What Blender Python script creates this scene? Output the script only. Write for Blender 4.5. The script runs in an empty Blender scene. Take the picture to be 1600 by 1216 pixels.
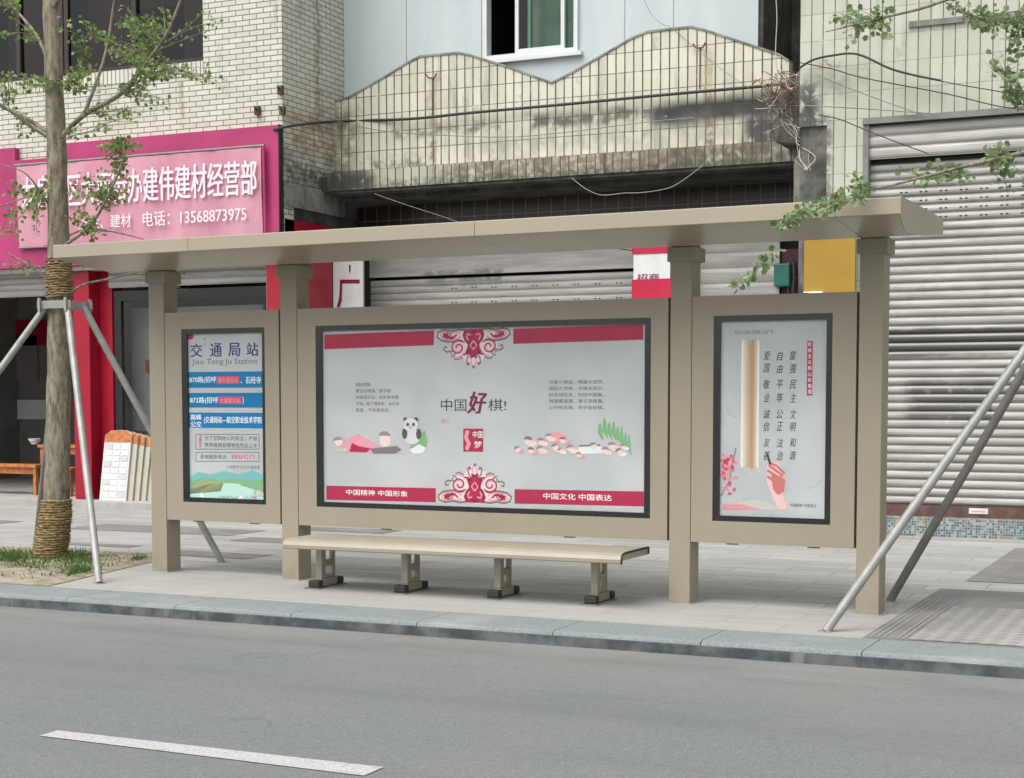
import bpy, bmesh, math, random
import numpy as np
from mathutils import Vector, Matrix
C = bpy.context.scene.collection
SC = bpy.context.scene
rnd = random.Random(7)

# ------------------------------------------------------------------ camera, sky, sun, exposure
F_PX = 2450.0; PITCH = math.radians(3.5); CAM_H = 1.5; HOR = 625.0
Y0 = HOR + F_PX*math.tan(PITCH)
PHI = math.atan(F_PX/(5300*math.cos(PITCH)))
Fv = Vector((-math.sin(PHI)*math.cos(PITCH), math.cos(PHI)*math.cos(PITCH), -math.sin(PITCH)))
Rv = Vector((math.cos(PHI), math.sin(PHI), 0)); Uv = Rv.cross(Fv)
O = Vector((0, 0, CAM_H))
cd = bpy.data.cameras.new('camera'); cam = bpy.data.objects.new('camera', cd); C.objects.link(cam)
cam.matrix_world = Matrix(((Rv.x, Uv.x, -Fv.x, O.x), (Rv.y, Uv.y, -Fv.y, O.y), (Rv.z, Uv.z, -Fv.z, O.z), (0, 0, 0, 1)))
cd.sensor_width = 36; cd.lens = F_PX/1600*36; cd.shift_y = (Y0-608)/1600
cd.clip_start = .05; cd.clip_end = 2000
SC.camera = cam

SUN_EL, SUN_AZ = math.radians(59), math.radians(200)      # azimuth clockwise from +Y: behind the camera, a little to the left
w = bpy.data.worlds.new("World"); SC.world = w; w.use_nodes = True
nt = w.node_tree; bg = nt.nodes['Background']
sky = nt.nodes.new('ShaderNodeTexSky'); sky.sky_type = 'NISHITA'; sky.sun_disc = False
sky.sun_elevation = SUN_EL; sky.sun_rotation = SUN_AZ
sky.air_density = 1.0; sky.dust_density = 4.0; sky.ozone_density = 1.0
hs = nt.nodes.new('ShaderNodeHueSaturation'); hs.inputs['Saturation'].default_value = .22
nt.links.new(sky.outputs[0], hs.inputs['Color']); nt.links.new(hs.outputs[0], bg.inputs[0])
bg.inputs[1].default_value = .15
sl = bpy.data.lights.new('sun', 'SUN'); sl.energy = 1.6; sl.angle = math.radians(60); sl.color = (1, .97, .92)
so = bpy.data.objects.new('sun', sl); C.objects.link(so)
sd = Vector((math.sin(SUN_AZ)*math.cos(SUN_EL), math.cos(SUN_AZ)*math.cos(SUN_EL), math.sin(SUN_EL)))
so.rotation_euler = sd.to_track_quat('Z', 'Y').to_euler(); so.location = (0, -5, 20)
vs = SC.view_settings; vs.view_transform = 'Standard'; vs.look = 'None'; vs.gamma = 1; vs.exposure = 0.63
SC.cycles.max_bounces = 8; SC.cycles.use_denoising = True

# ------------------------------------------------------------------ pixel -> world measuring helpers
def ray(px, py): return Fv + Rv*((px-800)/F_PX) + Uv*((Y0-py)/F_PX)
def at(px, py, Y): d = ray(px, py); return O + d*(Y/d.y)
def atz(px, py, Z=0.): d = ray(px, py); return O + d*((Z-CAM_H)/d.z)
SA = math.radians(-1.65); S0 = Vector((-8.605, 11.08, 0))
EX = Vector((math.cos(SA), math.sin(SA), 0)); EY = Vector((-math.sin(SA), math.cos(SA), 0))
def sat(px, py, yl):          # shelter-local x, z on the local plane y = yl
    d = ray(px, py); t = (yl-(O-S0).dot(EY))/d.dot(EY); p = O + d*t - S0
    return p.dot(EX), p.z

# ------------------------------------------------------------------ materials
def lin(r, g, b):
    f = lambda c: (c/255/12.92) if c/255 <= .04045 else ((c/255+.055)/1.055)**2.4
    return (f(r), f(g), f(b), 1)
def col(c): return tuple(c)+(1,) if len(c) == 3 else tuple(c)
class N:
    """thin wrapper to write node trees quickly"""
    def __init__(s, name):
        s.m = bpy.data.materials.new(name); s.m.use_nodes = True; s.t = s.m.node_tree
        s.b = s.t.nodes['Principled BSDF']
        s.tc = s.t.nodes.new('ShaderNodeTexCoord')
    def n(s, typ, **kw):
        x = s.t.nodes.new(typ)
        for k, v in kw.items():
            if k.startswith('_'): setattr(x, k[1:], v)
            else:
                i = x.inputs[int(k[1:])] if k[0] == 'i' and k[1:].isdigit() else x.inputs[k.replace('__', ' ')]
                if hasattr(v, 'is_output'): s.t.links.new(v, i)
                else: i.default_value = v
        return x
    def math(s, op, a, b=0., clamp=False):
        x = s.n('ShaderNodeMath', _operation=op, _use_clamp=clamp, i0=a, i1=b); return x.outputs[0]
    def mix(s, fac, a, b, mode='MIX'):
        x = s.t.nodes.new('ShaderNodeMix'); x.data_type = 'RGBA'; x.blend_type = mode
        for i, v in ((0, fac), (6, a), (7, b)):
            if hasattr(v, 'is_output'): s.t.links.new(v, x.inputs[i])
            else: x.inputs[i].default_value = v
        return x.outputs[2]
    def noise(s, vec, scale, detail=4, rough=.55, stretch=None):
        if stretch:
            mp = s.n('ShaderNodeMapping', Vector=vec); mp.inputs['Scale'].default_value = stretch; vec = mp.outputs[0]
        return s.n('ShaderNodeTexNoise', Vector=vec, Scale=scale, Detail=detail, Roughness=rough).outputs['Fac']
    def ramp(s, f, lo, hi):
        x = s.n('ShaderNodeMapRange', Value=f); x.inputs[1].default_value = lo; x.inputs[2].default_value = hi
        x.interpolation_type = 'SMOOTHSTEP'; return x.outputs[0]
    def bump(s, h, dist=.002, st=.5, prev=None):
        x = s.n('ShaderNodeBump', Height=h, Strength=st, Distance=dist)
        if prev: s.t.links.new(prev, x.inputs['Normal'])
        s.t.links.new(x.outputs[0], s.b.inputs['Normal']); return x.outputs[0]
    def out(s, c=None, rough=None, metal=None, spec=None):
        for v, k in ((c, 'Base Color'), (rough, 'Roughness'), (metal, 'Metallic'), (spec, 'Specular IOR Level')):
            if v is None: continue
            if hasattr(v, 'is_output'): s.t.links.new(v, s.b.inputs[k])
            else: s.b.inputs[k].default_value = v
        return s.m
    def stain(s, c, uv, u0, v0, u1, v1, soft, colour, strength=1., dis=.25, nscale=3., noise_lo=.35, noise_hi=.65):
        nz = s.n('ShaderNodeTexNoise', Vector=uv, Scale=nscale, Detail=4)
        off = s.n('ShaderNodeVectorMath', _operation='SCALE', i0=nz.outputs['Color']); off.inputs['Scale'].default_value = dis
        p = s.n('ShaderNodeVectorMath', _operation='ADD', i0=uv, i1=off.outputs[0]).outputs[0]
        p = s.n('ShaderNodeVectorMath', _operation='SUBTRACT', i0=p, i1=(dis/2, dis/2, dis/2)).outputs[0]
        q = s.n('ShaderNodeSeparateXYZ', Vector=p)
        f = None
        for ax, lo, hi in ((0, u0, u1), (1, v0, v1)):
            a = s.ramp(q.outputs[ax], lo-soft, lo+soft); b = s.ramp(q.outputs[ax], hi+soft, hi-soft)
            g = s.math('MULTIPLY', a, b); f = g if f is None else s.math('MULTIPLY', f, g)
        k = s.ramp(s.noise(uv, nscale*2.2, 5, .6), noise_lo-.0, noise_hi)
        f = s.math('MULTIPLY', s.math('MULTIPLY', f, k), strength)
        return s.mix(f, c, col(colour))

def plain(name, c, rough=.6, metal=0., var=.12, scale=3., spec=.4, bump=0., bscale=60):
    k = N(name); v = k.tc.outputs['Object']
    c = col(c)
    a = k.noise(v, scale, 5)
    f = k.ramp(a, .3, .7)
    cc = k.mix(f, tuple(x*(1-var) for x in c[:3])+(1,), tuple(min(1, x*(1+var)) for x in c[:3])+(1,))
    if bump: k.bump(k.noise(v, bscale, 3), bump, .5)
    return k.out(cc, rough, metal, spec)

def tile(name, c1, c2, mortar, bw, rh, ms, offset=.5, rough=.5, dirt=.35, dirtcol=(.06, .055, .045), streak=True, stains_bands=(), bump=.003, sq=1.0, spec=.4):
    k = N(name); uv = k.tc.outputs['UV']
    br = k.n('ShaderNodeTexBrick', Vector=uv, Scale=1.0)
    br.offset = offset; br.squash = 1.0
    br.inputs['Color1'].default_value = col(c1); br.inputs['Color2'].default_value = col(c2); br.inputs['Mortar'].default_value = col(mortar)
    br.inputs['Mortar Size'].default_value = ms; br.inputs['Mortar Smooth'].default_value = .15; br.inputs['Bias'].default_value = 0
    br.inputs['Brick Width'].default_value = bw; br.inputs['Row Height'].default_value = rh
    c = br.outputs['Color']
    n1 = k.noise(uv, 2.2, 6, .6, (3.0, .5, 1) if streak else None)
    n2 = k.noise(uv, .9, 5, .6)
    d = k.math('MULTIPLY', k.ramp(n1, .5, .8), k.ramp(n2, .38, .62)); d = k.math('MULTIPLY', d, dirt*1.6, True)
    c = k.mix(d, c, col(dirtcol))
    sp = k.ramp(k.noise(uv, 26, 3), .62, .74); c = k.mix(k.math('MULTIPLY', sp, dirt*.4), c, col(dirtcol))
    for s in stains_bands: c = k.stain(c, uv, *s)
    k.bump(k.math('SUBTRACT', 1., br.outputs['Fac']), bump, .6)
    return k.out(c, rough, 0, spec)

def grid_tile(name, c1, c2, mortar, bw, rh, wv, wh, hs, offu=0., offv=0., rough=.5, dirt=.4, dirtcol=(.055, .052, .045), stains_bands=(), speck=.25):
    """tall stacked wall tiles: dark upright joints (wv), weaker level joints (wh, strength hs)"""
    k = N(name); uv = k.tc.outputs['UV']; q = k.n('ShaderNodeSeparateXYZ', Vector=uv)
    wob = k.math('MULTIPLY', k.math('SUBTRACT', k.noise(uv, 3, 2), .5), .006)
    u = k.math('DIVIDE', k.math('ADD', k.math('ADD', q.outputs[0], offu), wob), bw); v = k.math('DIVIDE', k.math('ADD', k.math('ADD', q.outputs[1], offv), wob), rh)
    cell = k.n('ShaderNodeCombineXYZ', X=k.math('FLOOR', u), Y=k.math('FLOOR', v))
    wn = k.n('ShaderNodeTexWhiteNoise', Vector=cell.outputs[0]); wn.noise_dimensions = '2D'
    def joint(x, w_):
        f = k.math('FRACT', x); d = k.math('MINIMUM', f, k.math('SUBTRACT', 1., f)); return k.ramp(d, w_, w_*.35)
    jn = k.ramp(k.noise(uv, 7, 3), .25, .5)
    jv = k.math('MULTIPLY', joint(u, wv/bw), k.math('ADD', .65, k.math('MULTIPLY', jn, .35))); jh = k.math('MULTIPLY', joint(v, wh/rh), k.math('MULTIPLY', hs, jn)); j = k.math('MAXIMUM', jv, jh)
    c = k.mix(wn.outputs['Value'], col(c1), col(c2))
    n1 = k.noise(uv, 2.2, 6, .6, (3.2, .45, 1)); n2 = k.noise(uv, .9, 5, .6)
    d = k.math('MULTIPLY', k.ramp(n1, .45, .75), k.ramp(n2, .36, .62)); c = k.mix(k.math('MULTIPLY', d, dirt*1.5, True), c, col(dirtcol))
    sp = k.ramp(k.noise(uv, 22, 4, .65), .60, .72); c = k.mix(k.math('MULTIPLY', sp, speck), c, col(dirtcol))
    br = k.math('GREATER_THAN', k.n('ShaderNodeTexWhiteNoise', Vector=k.n('ShaderNodeVectorMath', _operation='ADD', i0=cell.outputs[0], i1=(17.3, 4.1, 0)).outputs[0]).outputs['Value'], .955)
    c = k.mix(k.math('MULTIPLY', br, k.math('MULTIPLY', k.ramp(k.noise(uv, 9, 4), .45, .62), dirt*1.1)), c, (.17, .16, .14, 1))
    c = k.mix(j, c, col(mortar))
    for s in stains_bands: c = k.stain(c, uv, *s)
    k.bump(k.math('SUBTRACT', 1., j), .003, .6)
    return k.out(c, rough, 0, .4)

M = {}
BEIGE = (.298, .259, .194)
def paint_mat():
    k = N('champagne_paint'); v = k.tc.outputs['Object']; b = BEIGE
    c = k.mix(k.ramp(k.noise(v, 1.2, 5), .3, .7), tuple(x*.965 for x in b)+(1,), tuple(x*1.035 for x in b)+(1,))
    st = k.ramp(k.noise(v, 3, 5, .6, (9, 9, .35)), .56, .78); c = k.mix(k.math('MULTIPLY', st, .16), c, (.16, .14, .11, 1))
    sc = k.ramp(k.noise(v, 30, 3, .6, (1, 1, 5)), .72, .78); c = k.mix(k.math('MULTIPLY', sc, .25), c, (.42, .39, .33, 1))
    q = k.n('ShaderNodeSeparateXYZ', Vector=v); sp = k.math('MULTIPLY', k.ramp(q.outputs[2], .26, .0), k.ramp(k.noise(v, 9, 5, .65), .35, .65)); c = k.mix(k.math('MULTIPLY', sp, .5), c, (.19, .175, .15, 1))
    return k.out(c, k.math('ADD', .38, k.math('MULTIPLY', k.noise(v, 6, 4), .14)), 0, .45)
M['paint'] = paint_mat()
M['roof_paint'] = plain('champagne_roof_panel', (.335, .292, .216), .28, 0, .03, 1., .45)
M['seat_paint'] = plain('cream_bench_paint', (.315, .288, .222), .4, 0, .05, 4, .45)
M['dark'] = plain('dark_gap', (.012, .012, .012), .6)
M['black'] = plain('black_gloss_border', (.014, .014, .015), .25, 0, .1, 5, .5)
M['curtain_cloth'] = plain('faded_curtain', (.22, .19, .17), .9, 0, .2, 2)
M['dry_twig'] = plain('dry_brown_twig', (.24, .16, .10), .8, 0, .2, 6)
M['rubber'] = plain('black_rubber', (.03, .03, .03), .6)
M['steel'] = plain('galvanised_steel', (.30, .30, .285), .5, .25, .12, 9, .5)
M['steel_dark'] = plain('weathered_steel', (.20, .195, .18), .55, .3, .12, 9, .5)
M['cable'] = plain('black_cable', (.035, .033, .03), .6)
M['wire_pale'] = plain('pale_wire', (.42, .38, .31), .6)
M['wire_grey'] = plain('grey_wire', (.22, .21, .20), .6)
M['white_frame'] = plain('white_window_frame', (.58, .60, .60), .35, 0, .05)
M['brown_frame'] = plain('brown_window_frame', (.035, .024, .02), .4)
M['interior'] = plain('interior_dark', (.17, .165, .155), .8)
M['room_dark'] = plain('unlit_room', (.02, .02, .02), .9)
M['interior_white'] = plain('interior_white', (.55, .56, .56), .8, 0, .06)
M['counter'] = plain('pale_counter', (.42, .40, .33), .7, 0, .1)
M['wood'] = plain('orange_wood', (.42, .15, .045), .4, 0, .25, 14)
M['bowl'] = plain('white_ceramic', (.7, .7, .68), .3)
M['red_pillar'] = plain('crimson_paint', (.30, .006, .022), .38, 0, .08, 2)
M['magenta'] = plain('magenta_board', (.36, .032, .125), .42, 0, .14, 1.3)
M['seal'] = plain('red_print', (.42, .03, .07), .5)
M['sign_white'] = plain('white_sign', (.62, .63, .62), .5, 0, .06, 5)
M['sign_red'] = plain('red_sign', (.45, .012, .05), .45)
M['yellow'] = plain('ochre_board', (.33, .20, .025), .5, 0, .05, 3)
M['green_box'] = plain('teal_enamel', (.02, .13, .10), .4)
M['maroon'] = plain('maroon_door', (.07, .012, .016), .5)
M['bluewall'] = None
M['white_paint'] = None

def road_mat():
    k = N('asphalt'); v = k.tc.outputs['Object']
    a = k.ramp(k.noise(v, 90, 3, .7), .3, .75); b = k.ramp(k.noise(v, .7, 5, .6), .35, .7)
    c = k.mix(a, (.112, .122, .122, 1), (.2, .216, .217, 1))
    c = k.mix(k.math('MULTIPLY', b, .35), c, (.20, .192, .18, 1))
    md = k.ramp(k.noise(v, 26, 4, .7), .35, .7); c = k.mix(k.math('MULTIPLY', md, .3), c, (.095, .10, .10, 1))
    st = k.ramp(k.noise(v, 1.6, 5, .6, (.25, 2.2, 1)), .5, .75); c = k.mix(k.math('MULTIPLY', st, .3), c, (.105, .105, .105, 1))
    sp = k.ramp(k.noise(v, 38, 2, .5), .74, .80); c = k.mix(k.math('MULTIPLY', sp, .6), c, (.36, .35, .33, 1))
    sp2 = k.ramp(k.noise(v, 17, 2, .5, (1.3, .9, 1)), .76, .79); c = k.mix(k.math('MULTIPLY', sp2, .5), c, (.06, .06, .06, 1))
    q = k.n('ShaderNodeSeparateXYZ', Vector=v)
    for yc, wd_ in ((7.35, .35), (8.75, .3)):
        tk = k.ramp(k.math('ABSOLUTE', k.math('SUBTRACT', q.outputs[1], yc)), wd_, .05); c = k.mix(k.math('MULTIPLY', k.math('MULTIPLY', tk, k.ramp(k.noise(v, 2.2, 5, .6, (.15, 1.4, 1)), .3, .7)), .35), c, (.10, .104, .104, 1))
    cv = k.n('ShaderNodeTexVoronoi', Vector=k.n('ShaderNodeVectorMath', _operation='ADD', i0=v, i1=k.n('ShaderNodeVectorMath', _operation='SCALE', i0=k.n('ShaderNodeTexNoise', Vector=v, Scale=1.3, Detail=5).outputs['Color'], Scale=1.6).outputs[0]).outputs[0], Scale=.35); cv.feature = 'DISTANCE_TO_EDGE'
    ck = k.math('MULTIPLY', k.ramp(cv.outputs['Distance'], .010, .002), k.ramp(k.noise(v, .8, 3), .5, .62)); c = k.mix(k.math('MULTIPLY', ck, .5), c, (.07, .07, .07, 1))
    dust = k.ramp(q.outputs[1], 7.6, 9.3); dn = k.ramp(k.noise(v, 1.1, 6, .65, (.5, 1.5, 1)), .3, .7)
    c = k.mix(k.math('MULTIPLY', k.math('MULTIPLY', dust, dn), .55), c, (.25, .235, .21, 1))
    k.bump(k.noise(v, 160, 2), .004, .6)
    return k.out(c, .85, 0, .3)
def slab_mat():
    k = N('pavement_slabs'); uv = k.tc.outputs['UV']
    br = k.n('ShaderNodeTexBrick', Vector=uv, Scale=1.0); br.offset = .5
    br.inputs['Color1'].default_value = (.30, .302, .288, 1); br.inputs['Color2'].default_value = (.385, .387, .37, 1)
    br.inputs['Mortar'].default_value = (.15, .145, .135, 1); br.inputs['Mortar Size'].default_value = .006
    br.inputs['Mortar Smooth'].default_value = .4; br.inputs['Brick Width'].default_value = .9; br.inputs['Row Height'].default_value = .3; br.inputs['Bias'].default_value = 0
    c = br.outputs['Color']
    s = k.ramp(k.noise(uv, 2.2, 5, .6, (.5, 5, 1)), .35, .7); c = k.mix(k.math('MULTIPLY', s, .5), c, (.20, .197, .188, 1))
    d = k.ramp(k.noise(uv, .6, 6, .62), .45, .72); c = k.mix(k.math('MULTIPLY', d, .4), c, (.42, .415, .39, 1))
    g = k.ramp(k.noise(uv, 110, 2), .35, .7); c = k.mix(k.math('MULTIPLY', g, .15), c, (.20, .19, .18, 1))
    # front strip next to the kerb: cleaner and paler stone
    q = k.n('ShaderNodeSeparateXYZ', Vector=uv)
    f = k.ramp(q.outputs[1], 11.15, 10.75); c = k.mix(k.math('MULTIPLY', f, .5), c, (.335, .328, .30, 1))
    k.bump(k.math('SUBTRACT', 1., br.outputs['Fac']), .003, .4)
    return k.out(c, .75, 0, .3)
def kerb_mat():
    k = N('granite_kerb'); uv = k.tc.outputs['Object']
    g = k.noise(uv, 70, 3, .7); n = k.noise(uv, 1.1, 5, .6, (1, 1, 4)); dk = k.ramp(k.noise(uv, 3.5, 6, .7), .5, .72)
    c = k.mix(k.ramp(g, .35, .65), (.155, .183, .187, 1), (.225, .255, .257, 1))
    c = k.mix(k.math('MULTIPLY', k.ramp(n, .5, .75), .5), c, (.36, .355, .33, 1)); c = k.mix(k.math('MULTIPLY', dk, .35), c, (.13, .135, .13, 1))
    red = k.ramp(k.noise(uv, 2.6, 5, .6, (1.2, 3, 1)), .68, .76); c = k.mix(k.math('MULTIPLY', red, .25), c, (.5, .16, .14, 1))
    return k.out(c, .7, 0, .35)
def kerb_face_mat():
    k = N('dark_kerb_face'); uv = k.tc.outputs['Object']
    c = k.mix(k.ramp(k.noise(uv, 5, 5, .6), .35, .65), (.05, .06, .062, 1), (.12, .135, .135, 1))
    p = k.ramp(k.noise(uv, 2.2, 4, .6, (2, 1, .4)), .62, .74); c = k.mix(k.math('MULTIPLY', p, .5), c, (.3, .3, .29, 1))
    return k.out(c, .85, 0, .3)
def granite(name, a, b, scale=55):
    k = N(name); uv = k.tc.outputs['UV']
    br = k.n('ShaderNodeTexBrick', Vector=uv, Scale=1.0); br.offset = .0
    br.inputs['Color1'].default_value = col(a); br.inputs['Color2'].default_value = col(b); br.inputs['Mortar'].default_value = col([x*.8 for x in a])
    br.inputs['Mortar Size'].default_value = .003; br.inputs['Brick Width'].default_value = .6; br.inputs['Row Height'].default_value = .3; br.inputs['Bias'].default_value = 0
    c = k.mix(k.math('MULTIPLY', k.ramp(k.noise(uv, scale, 3, .7), .4, .7), .4), br.outputs['Color'], col([x*1.6 for x in b]))
    d = k.ramp(k.noise(uv, 1.5, 5, .6), .4, .7); c = k.mix(k.math('MULTIPLY', d, .4), c, (.3, .29, .27, 1))
    return k.out(c, .8, 0, .3)
def tactile():
    k = N('tactile_paving'); uv = k.tc.outputs['UV']
    vo = k.n('ShaderNodeTexVoronoi', Vector=uv, Scale=9.0, Randomness=0.0)
    dot = k.ramp(vo.outputs['Distance'], .36, .24)
    c = k.mix(k.ramp(k.noise(uv, 1.2, 5, .6), .35, .65), (.225, .222, .21, 1), (.30, .295, .28, 1))
    c = k.mix(k.math('MULTIPLY', dot, .45), c, (.12, .118, .112, 1))
    k.bump(dot, .006, .8)
    return k.out(c, .8, 0, .3)
def concrete(name, a, b, dark=.5, spec=.3):
    k = N(name); v = k.tc.outputs['Object']
    c = k.mix(k.ramp(k.noise(v, 3, 6, .65), .3, .7), col(a), col(b))
    s = k.ramp(k.noise(v, 2.4, 6, .65, (2.5, 2.5, .4)), .45, .7); c = k.mix(k.math('MULTIPLY', s, dark), c, (.03, .03, .028, 1))
    k.bump(k.noise(v, 25, 5), .01, .5)
    return k.out(c, .9, 0, spec)
def soil_mat():
    k = N('sandy_soil'); v = k.tc.outputs['Object']
    c = k.mix(k.ramp(k.noise(v, 6, 6, .65), .35, .65), (.20, .175, .125, 1), (.34, .305, .235, 1))
    c = k.mix(k.math('MULTIPLY', k.ramp(k.noise(v, 2, 4), .5, .7), .5), c, (.15, .15, .07, 1))
    k.bump(k.noise(v, 20, 5), .02, .7); return k.out(c, .95, 0, .2)
def bark_mat():
    k = N('grey_bark'); v = k.tc.outputs['Object']
    n = k.noise(v, 9, 6, .65, (3, 3, .8)); n2 = k.noise(v, 3, 4, .6)
    c = k.mix(k.ramp(n, .3, .7), (.095, .08, .055, 1), (.31, .275, .205, 1))
    c = k.mix(k.math('MULTIPLY', k.ramp(n2, .45, .7), .4), c, (.26, .26, .21, 1))
    vo = k.ramp(k.noise(v, 5, 3, .5, (1, 1, 2.6)), .68, .74); c = k.mix(k.math('MULTIPLY', vo, .6), c, (.04, .035, .028, 1))
    k.bump(n, .012, .8); return k.out(c, .9, 0, .25)
def rope_mat():
    k = N('straw_rope'); v = k.tc.outputs['Object']
    n = k.noise(v, 30, 4, .6, (1, 1, 2))
    c = k.mix(k.ramp(n, .3, .7), (.13, .085, .04, 1), (.36, .265, .14, 1))
    k.bump(k.noise(v, 120, 2), .004, .8); return k.out(c, .9, 0, .2)
def leaf_mat(name, a, b, cc):
    k = N(name)
    gi = k.n('ShaderNodeNewGeometry'); r = gi.outputs['Random Per Island']
    c = k.mix(r, col(a), col(b)); c2 = k.ramp(k.noise(k.tc.outputs['Object'], 2.5, 3), .45, .65)
    c = k.mix(k.math('MULTIPLY', c2, .5), c, col(cc))
    k.out(c, .5, 0, .35)
    tr = k.n('ShaderNodeBsdfTranslucent', Color=c); mx = k.n('ShaderNodeMixShader', Fac=.35)
    o = k.t.nodes['Material Output']
    k.t.links.new(k.b.outputs[0], mx.inputs[1]); k.t.links.new(tr.outputs[0], mx.inputs[2]); k.t.links.new(mx.outputs[0], o.inputs[0])
    return k.m
def glass_mat(name, tint=(1, 1, 1), gl=1.0, rough=.02):
    k = N(name)
    fr = k.n('ShaderNodeFresnel', IOR=1.5)
    tr = k.n('ShaderNodeBsdfTransparent', Color=col(tint)); g = k.n('ShaderNodeBsdfGlossy', Roughness=rough)
    ge = k.n('ShaderNodeNewGeometry')
    f = k.math('MULTIPLY', k.math('MULTIPLY', fr.outputs[0], gl, True), k.math('SUBTRACT', 1., ge.outputs['Backfacing']))
    mx = k.n('ShaderNodeMixShader', Fac=f); k.t.links.new(tr.outputs[0], mx.inputs[1]); k.t.links.new(g.outputs[0], mx.inputs[2])
    k.t.links.new(mx.outputs[0], k.t.nodes['Material Output'].inputs[0]); return k.m
def emit(name, c, s):
    k = N(name); k.out((.8, .8, .8, 1)); k.b.inputs['Emission Color'].default_value = col(c); k.b.inputs['Emission Strength'].default_value = s; return k.m
def shutter_mat(name, stains_bands=(), z0=0., pitch=.1):
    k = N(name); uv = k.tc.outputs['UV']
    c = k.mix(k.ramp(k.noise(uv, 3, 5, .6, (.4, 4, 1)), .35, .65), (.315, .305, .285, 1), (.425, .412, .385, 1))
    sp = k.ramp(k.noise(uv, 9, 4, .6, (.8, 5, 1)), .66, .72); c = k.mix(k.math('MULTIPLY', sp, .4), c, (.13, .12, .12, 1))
    unbanded = c
    for s in stains_bands: c = k.stain(c, uv, *s)
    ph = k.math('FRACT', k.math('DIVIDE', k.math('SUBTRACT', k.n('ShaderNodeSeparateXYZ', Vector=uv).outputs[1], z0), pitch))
    c = k.mix(k.math('ADD', k.ramp(ph, .85, .55), .15, True), unbanded, c)  # dark bands show mainly on the lower part of each slat
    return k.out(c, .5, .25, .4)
def sheet_mat():
    k = N('pale_blue_sandwich_panel'); v = k.tc.outputs['Object']
    mp = k.n('ShaderNodeSeparateXYZ', Vector=v); cb = k.n('ShaderNodeCombineXYZ', X=mp.outputs[0], Y=mp.outputs[2]); uv = cb.outputs[0]
    c = k.mix(k.ramp(k.noise(uv, 1.2, 5, .6, (2, .5, 1)), .3, .7), (.43, .49, .50, 1), (.48, .54, .545, 1))
    c = k.mix(k.math('MULTIPLY', k.ramp(k.noise(uv, 4, 5, .6, (3, .3, 1)), .6, .8), .18), c, (.26, .27, .26, 1))
    return k.out(c, .45, 0, .4)
def dash_mat():
    k = N('worn_road_paint'); v = k.tc.outputs['Object']
    c = k.mix(k.ramp(k.noise(v, 60, 4, .75), .3, .62), (.27, .27, .265, 1), (.46, .46, .44, 1))
    c = k.mix(k.math('MULTIPLY', k.ramp(k.noise(v, 140, 2, .6), .52, .62), .5), c, (.25, .25, .24, 1))
    h = k.ramp(k.noise(v, 14, 5, .7), .56, .70); c = k.mix(k.math('MULTIPLY', h, .8), c, (.17, .178, .176, 1))
    return k.out(c, .8, 0, .3)
M['road'] = road_mat(); M['slab'] = slab_mat(); M['kerb'] = kerb_mat(); M['kerb_face'] = kerb_face_mat()
M['dark_granite'] = granite('dark_granite', (.125, .124, .122), (.17, .168, .165)); M['granite_line'] = granite('pale_granite_line', (.25, .245, .235), (.29, .285, .27))
M['tactile'] = tactile(); M['concrete'] = concrete('stained_concrete', (.16, .155, .14), (.30, .29, .26), .6)
M['pier_concrete'] = concrete('weathered_pier_concrete', (.045, .044, .04), (.19, .183, .165), .85)
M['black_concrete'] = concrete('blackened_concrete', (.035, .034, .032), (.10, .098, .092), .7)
M['pale_concrete'] = concrete('pale_concrete', (.30, .29, .27), (.40, .39, .37), .2)
M['soil'] = soil_mat(); M['bark'] = bark_mat(); M['rope'] = rope_mat()
M['leaf'] = leaf_mat('fresh_green_leaf', (.10, .17, .04), (.235, .32, .11), (.32, .39, .18))
M['leaf_pale'] = leaf_mat('pale_green_leaf', (.10, .175, .06), (.27, .36, .17), (.38, .45, .28))
M['grass'] = leaf_mat('grass_blade', (.05, .11, .02), (.10, .18, .04), (.17, .20, .08))
M['pane'] = glass_mat('clear_pane', (1, 1, 1), .5)
M['window_glass'] = glass_mat('tinted_window_glass', (.50, .46, .44), .9)
M['green_glass'] = glass_mat('green_sliding_glass', (.60, .74, .66), 1.0)
M['shop_glass'] = glass_mat('shop_glass', (.82, .84, .83), 1.3)
M['tube'] = emit('fluorescent_tube', (1, 1, .98), 5)
M['bluewall'] = sheet_mat(); M['white_paint'] = dash_mat()
CREAM1, CREAM2 = (.49, .485, .41), (.57, .565, .49)
RUST = (.13, .055, .022)
M['brick'] = tile('cream_brick_tile', CREAM1, CREAM2, (.145, .135, .108), .215, .07, .0065, .5, .55, .35,
                  stains_bands=((-12.95, 5.15, -12.9, 5.75, .05, RUST, .7, .1, 3, .3, .6), (-14.3, 5.2, -13.6, 5.7, .2, (.2, .15, .1), .4, .3, 2, .4, .7),
                          (17.5, 4.85, 18.9, 5.25, .2, (.22, .12, .05), .85, .4, 3.2, .36, .66), (18.0, 5.15, 18.6, 5.7, .15, (.16, .10, .06), .6, .3, 3, .4, .7), (18.2, 5.1, 18.34, 8, .07, (.17, .085, .04), .85, .10, 5, .35, .65),
                          (17.3, 4.2, 19, 4.75, .2, (.05, .05, .045), .9, .4, 2.2, .3, .6)))
M['soldier'] = tile('soldier_course_tile', CREAM1, CREAM2, (.10, .085, .065), .07, .6, .007, 0, .55, .5)
STK = (.055, .052, .045)
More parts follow.
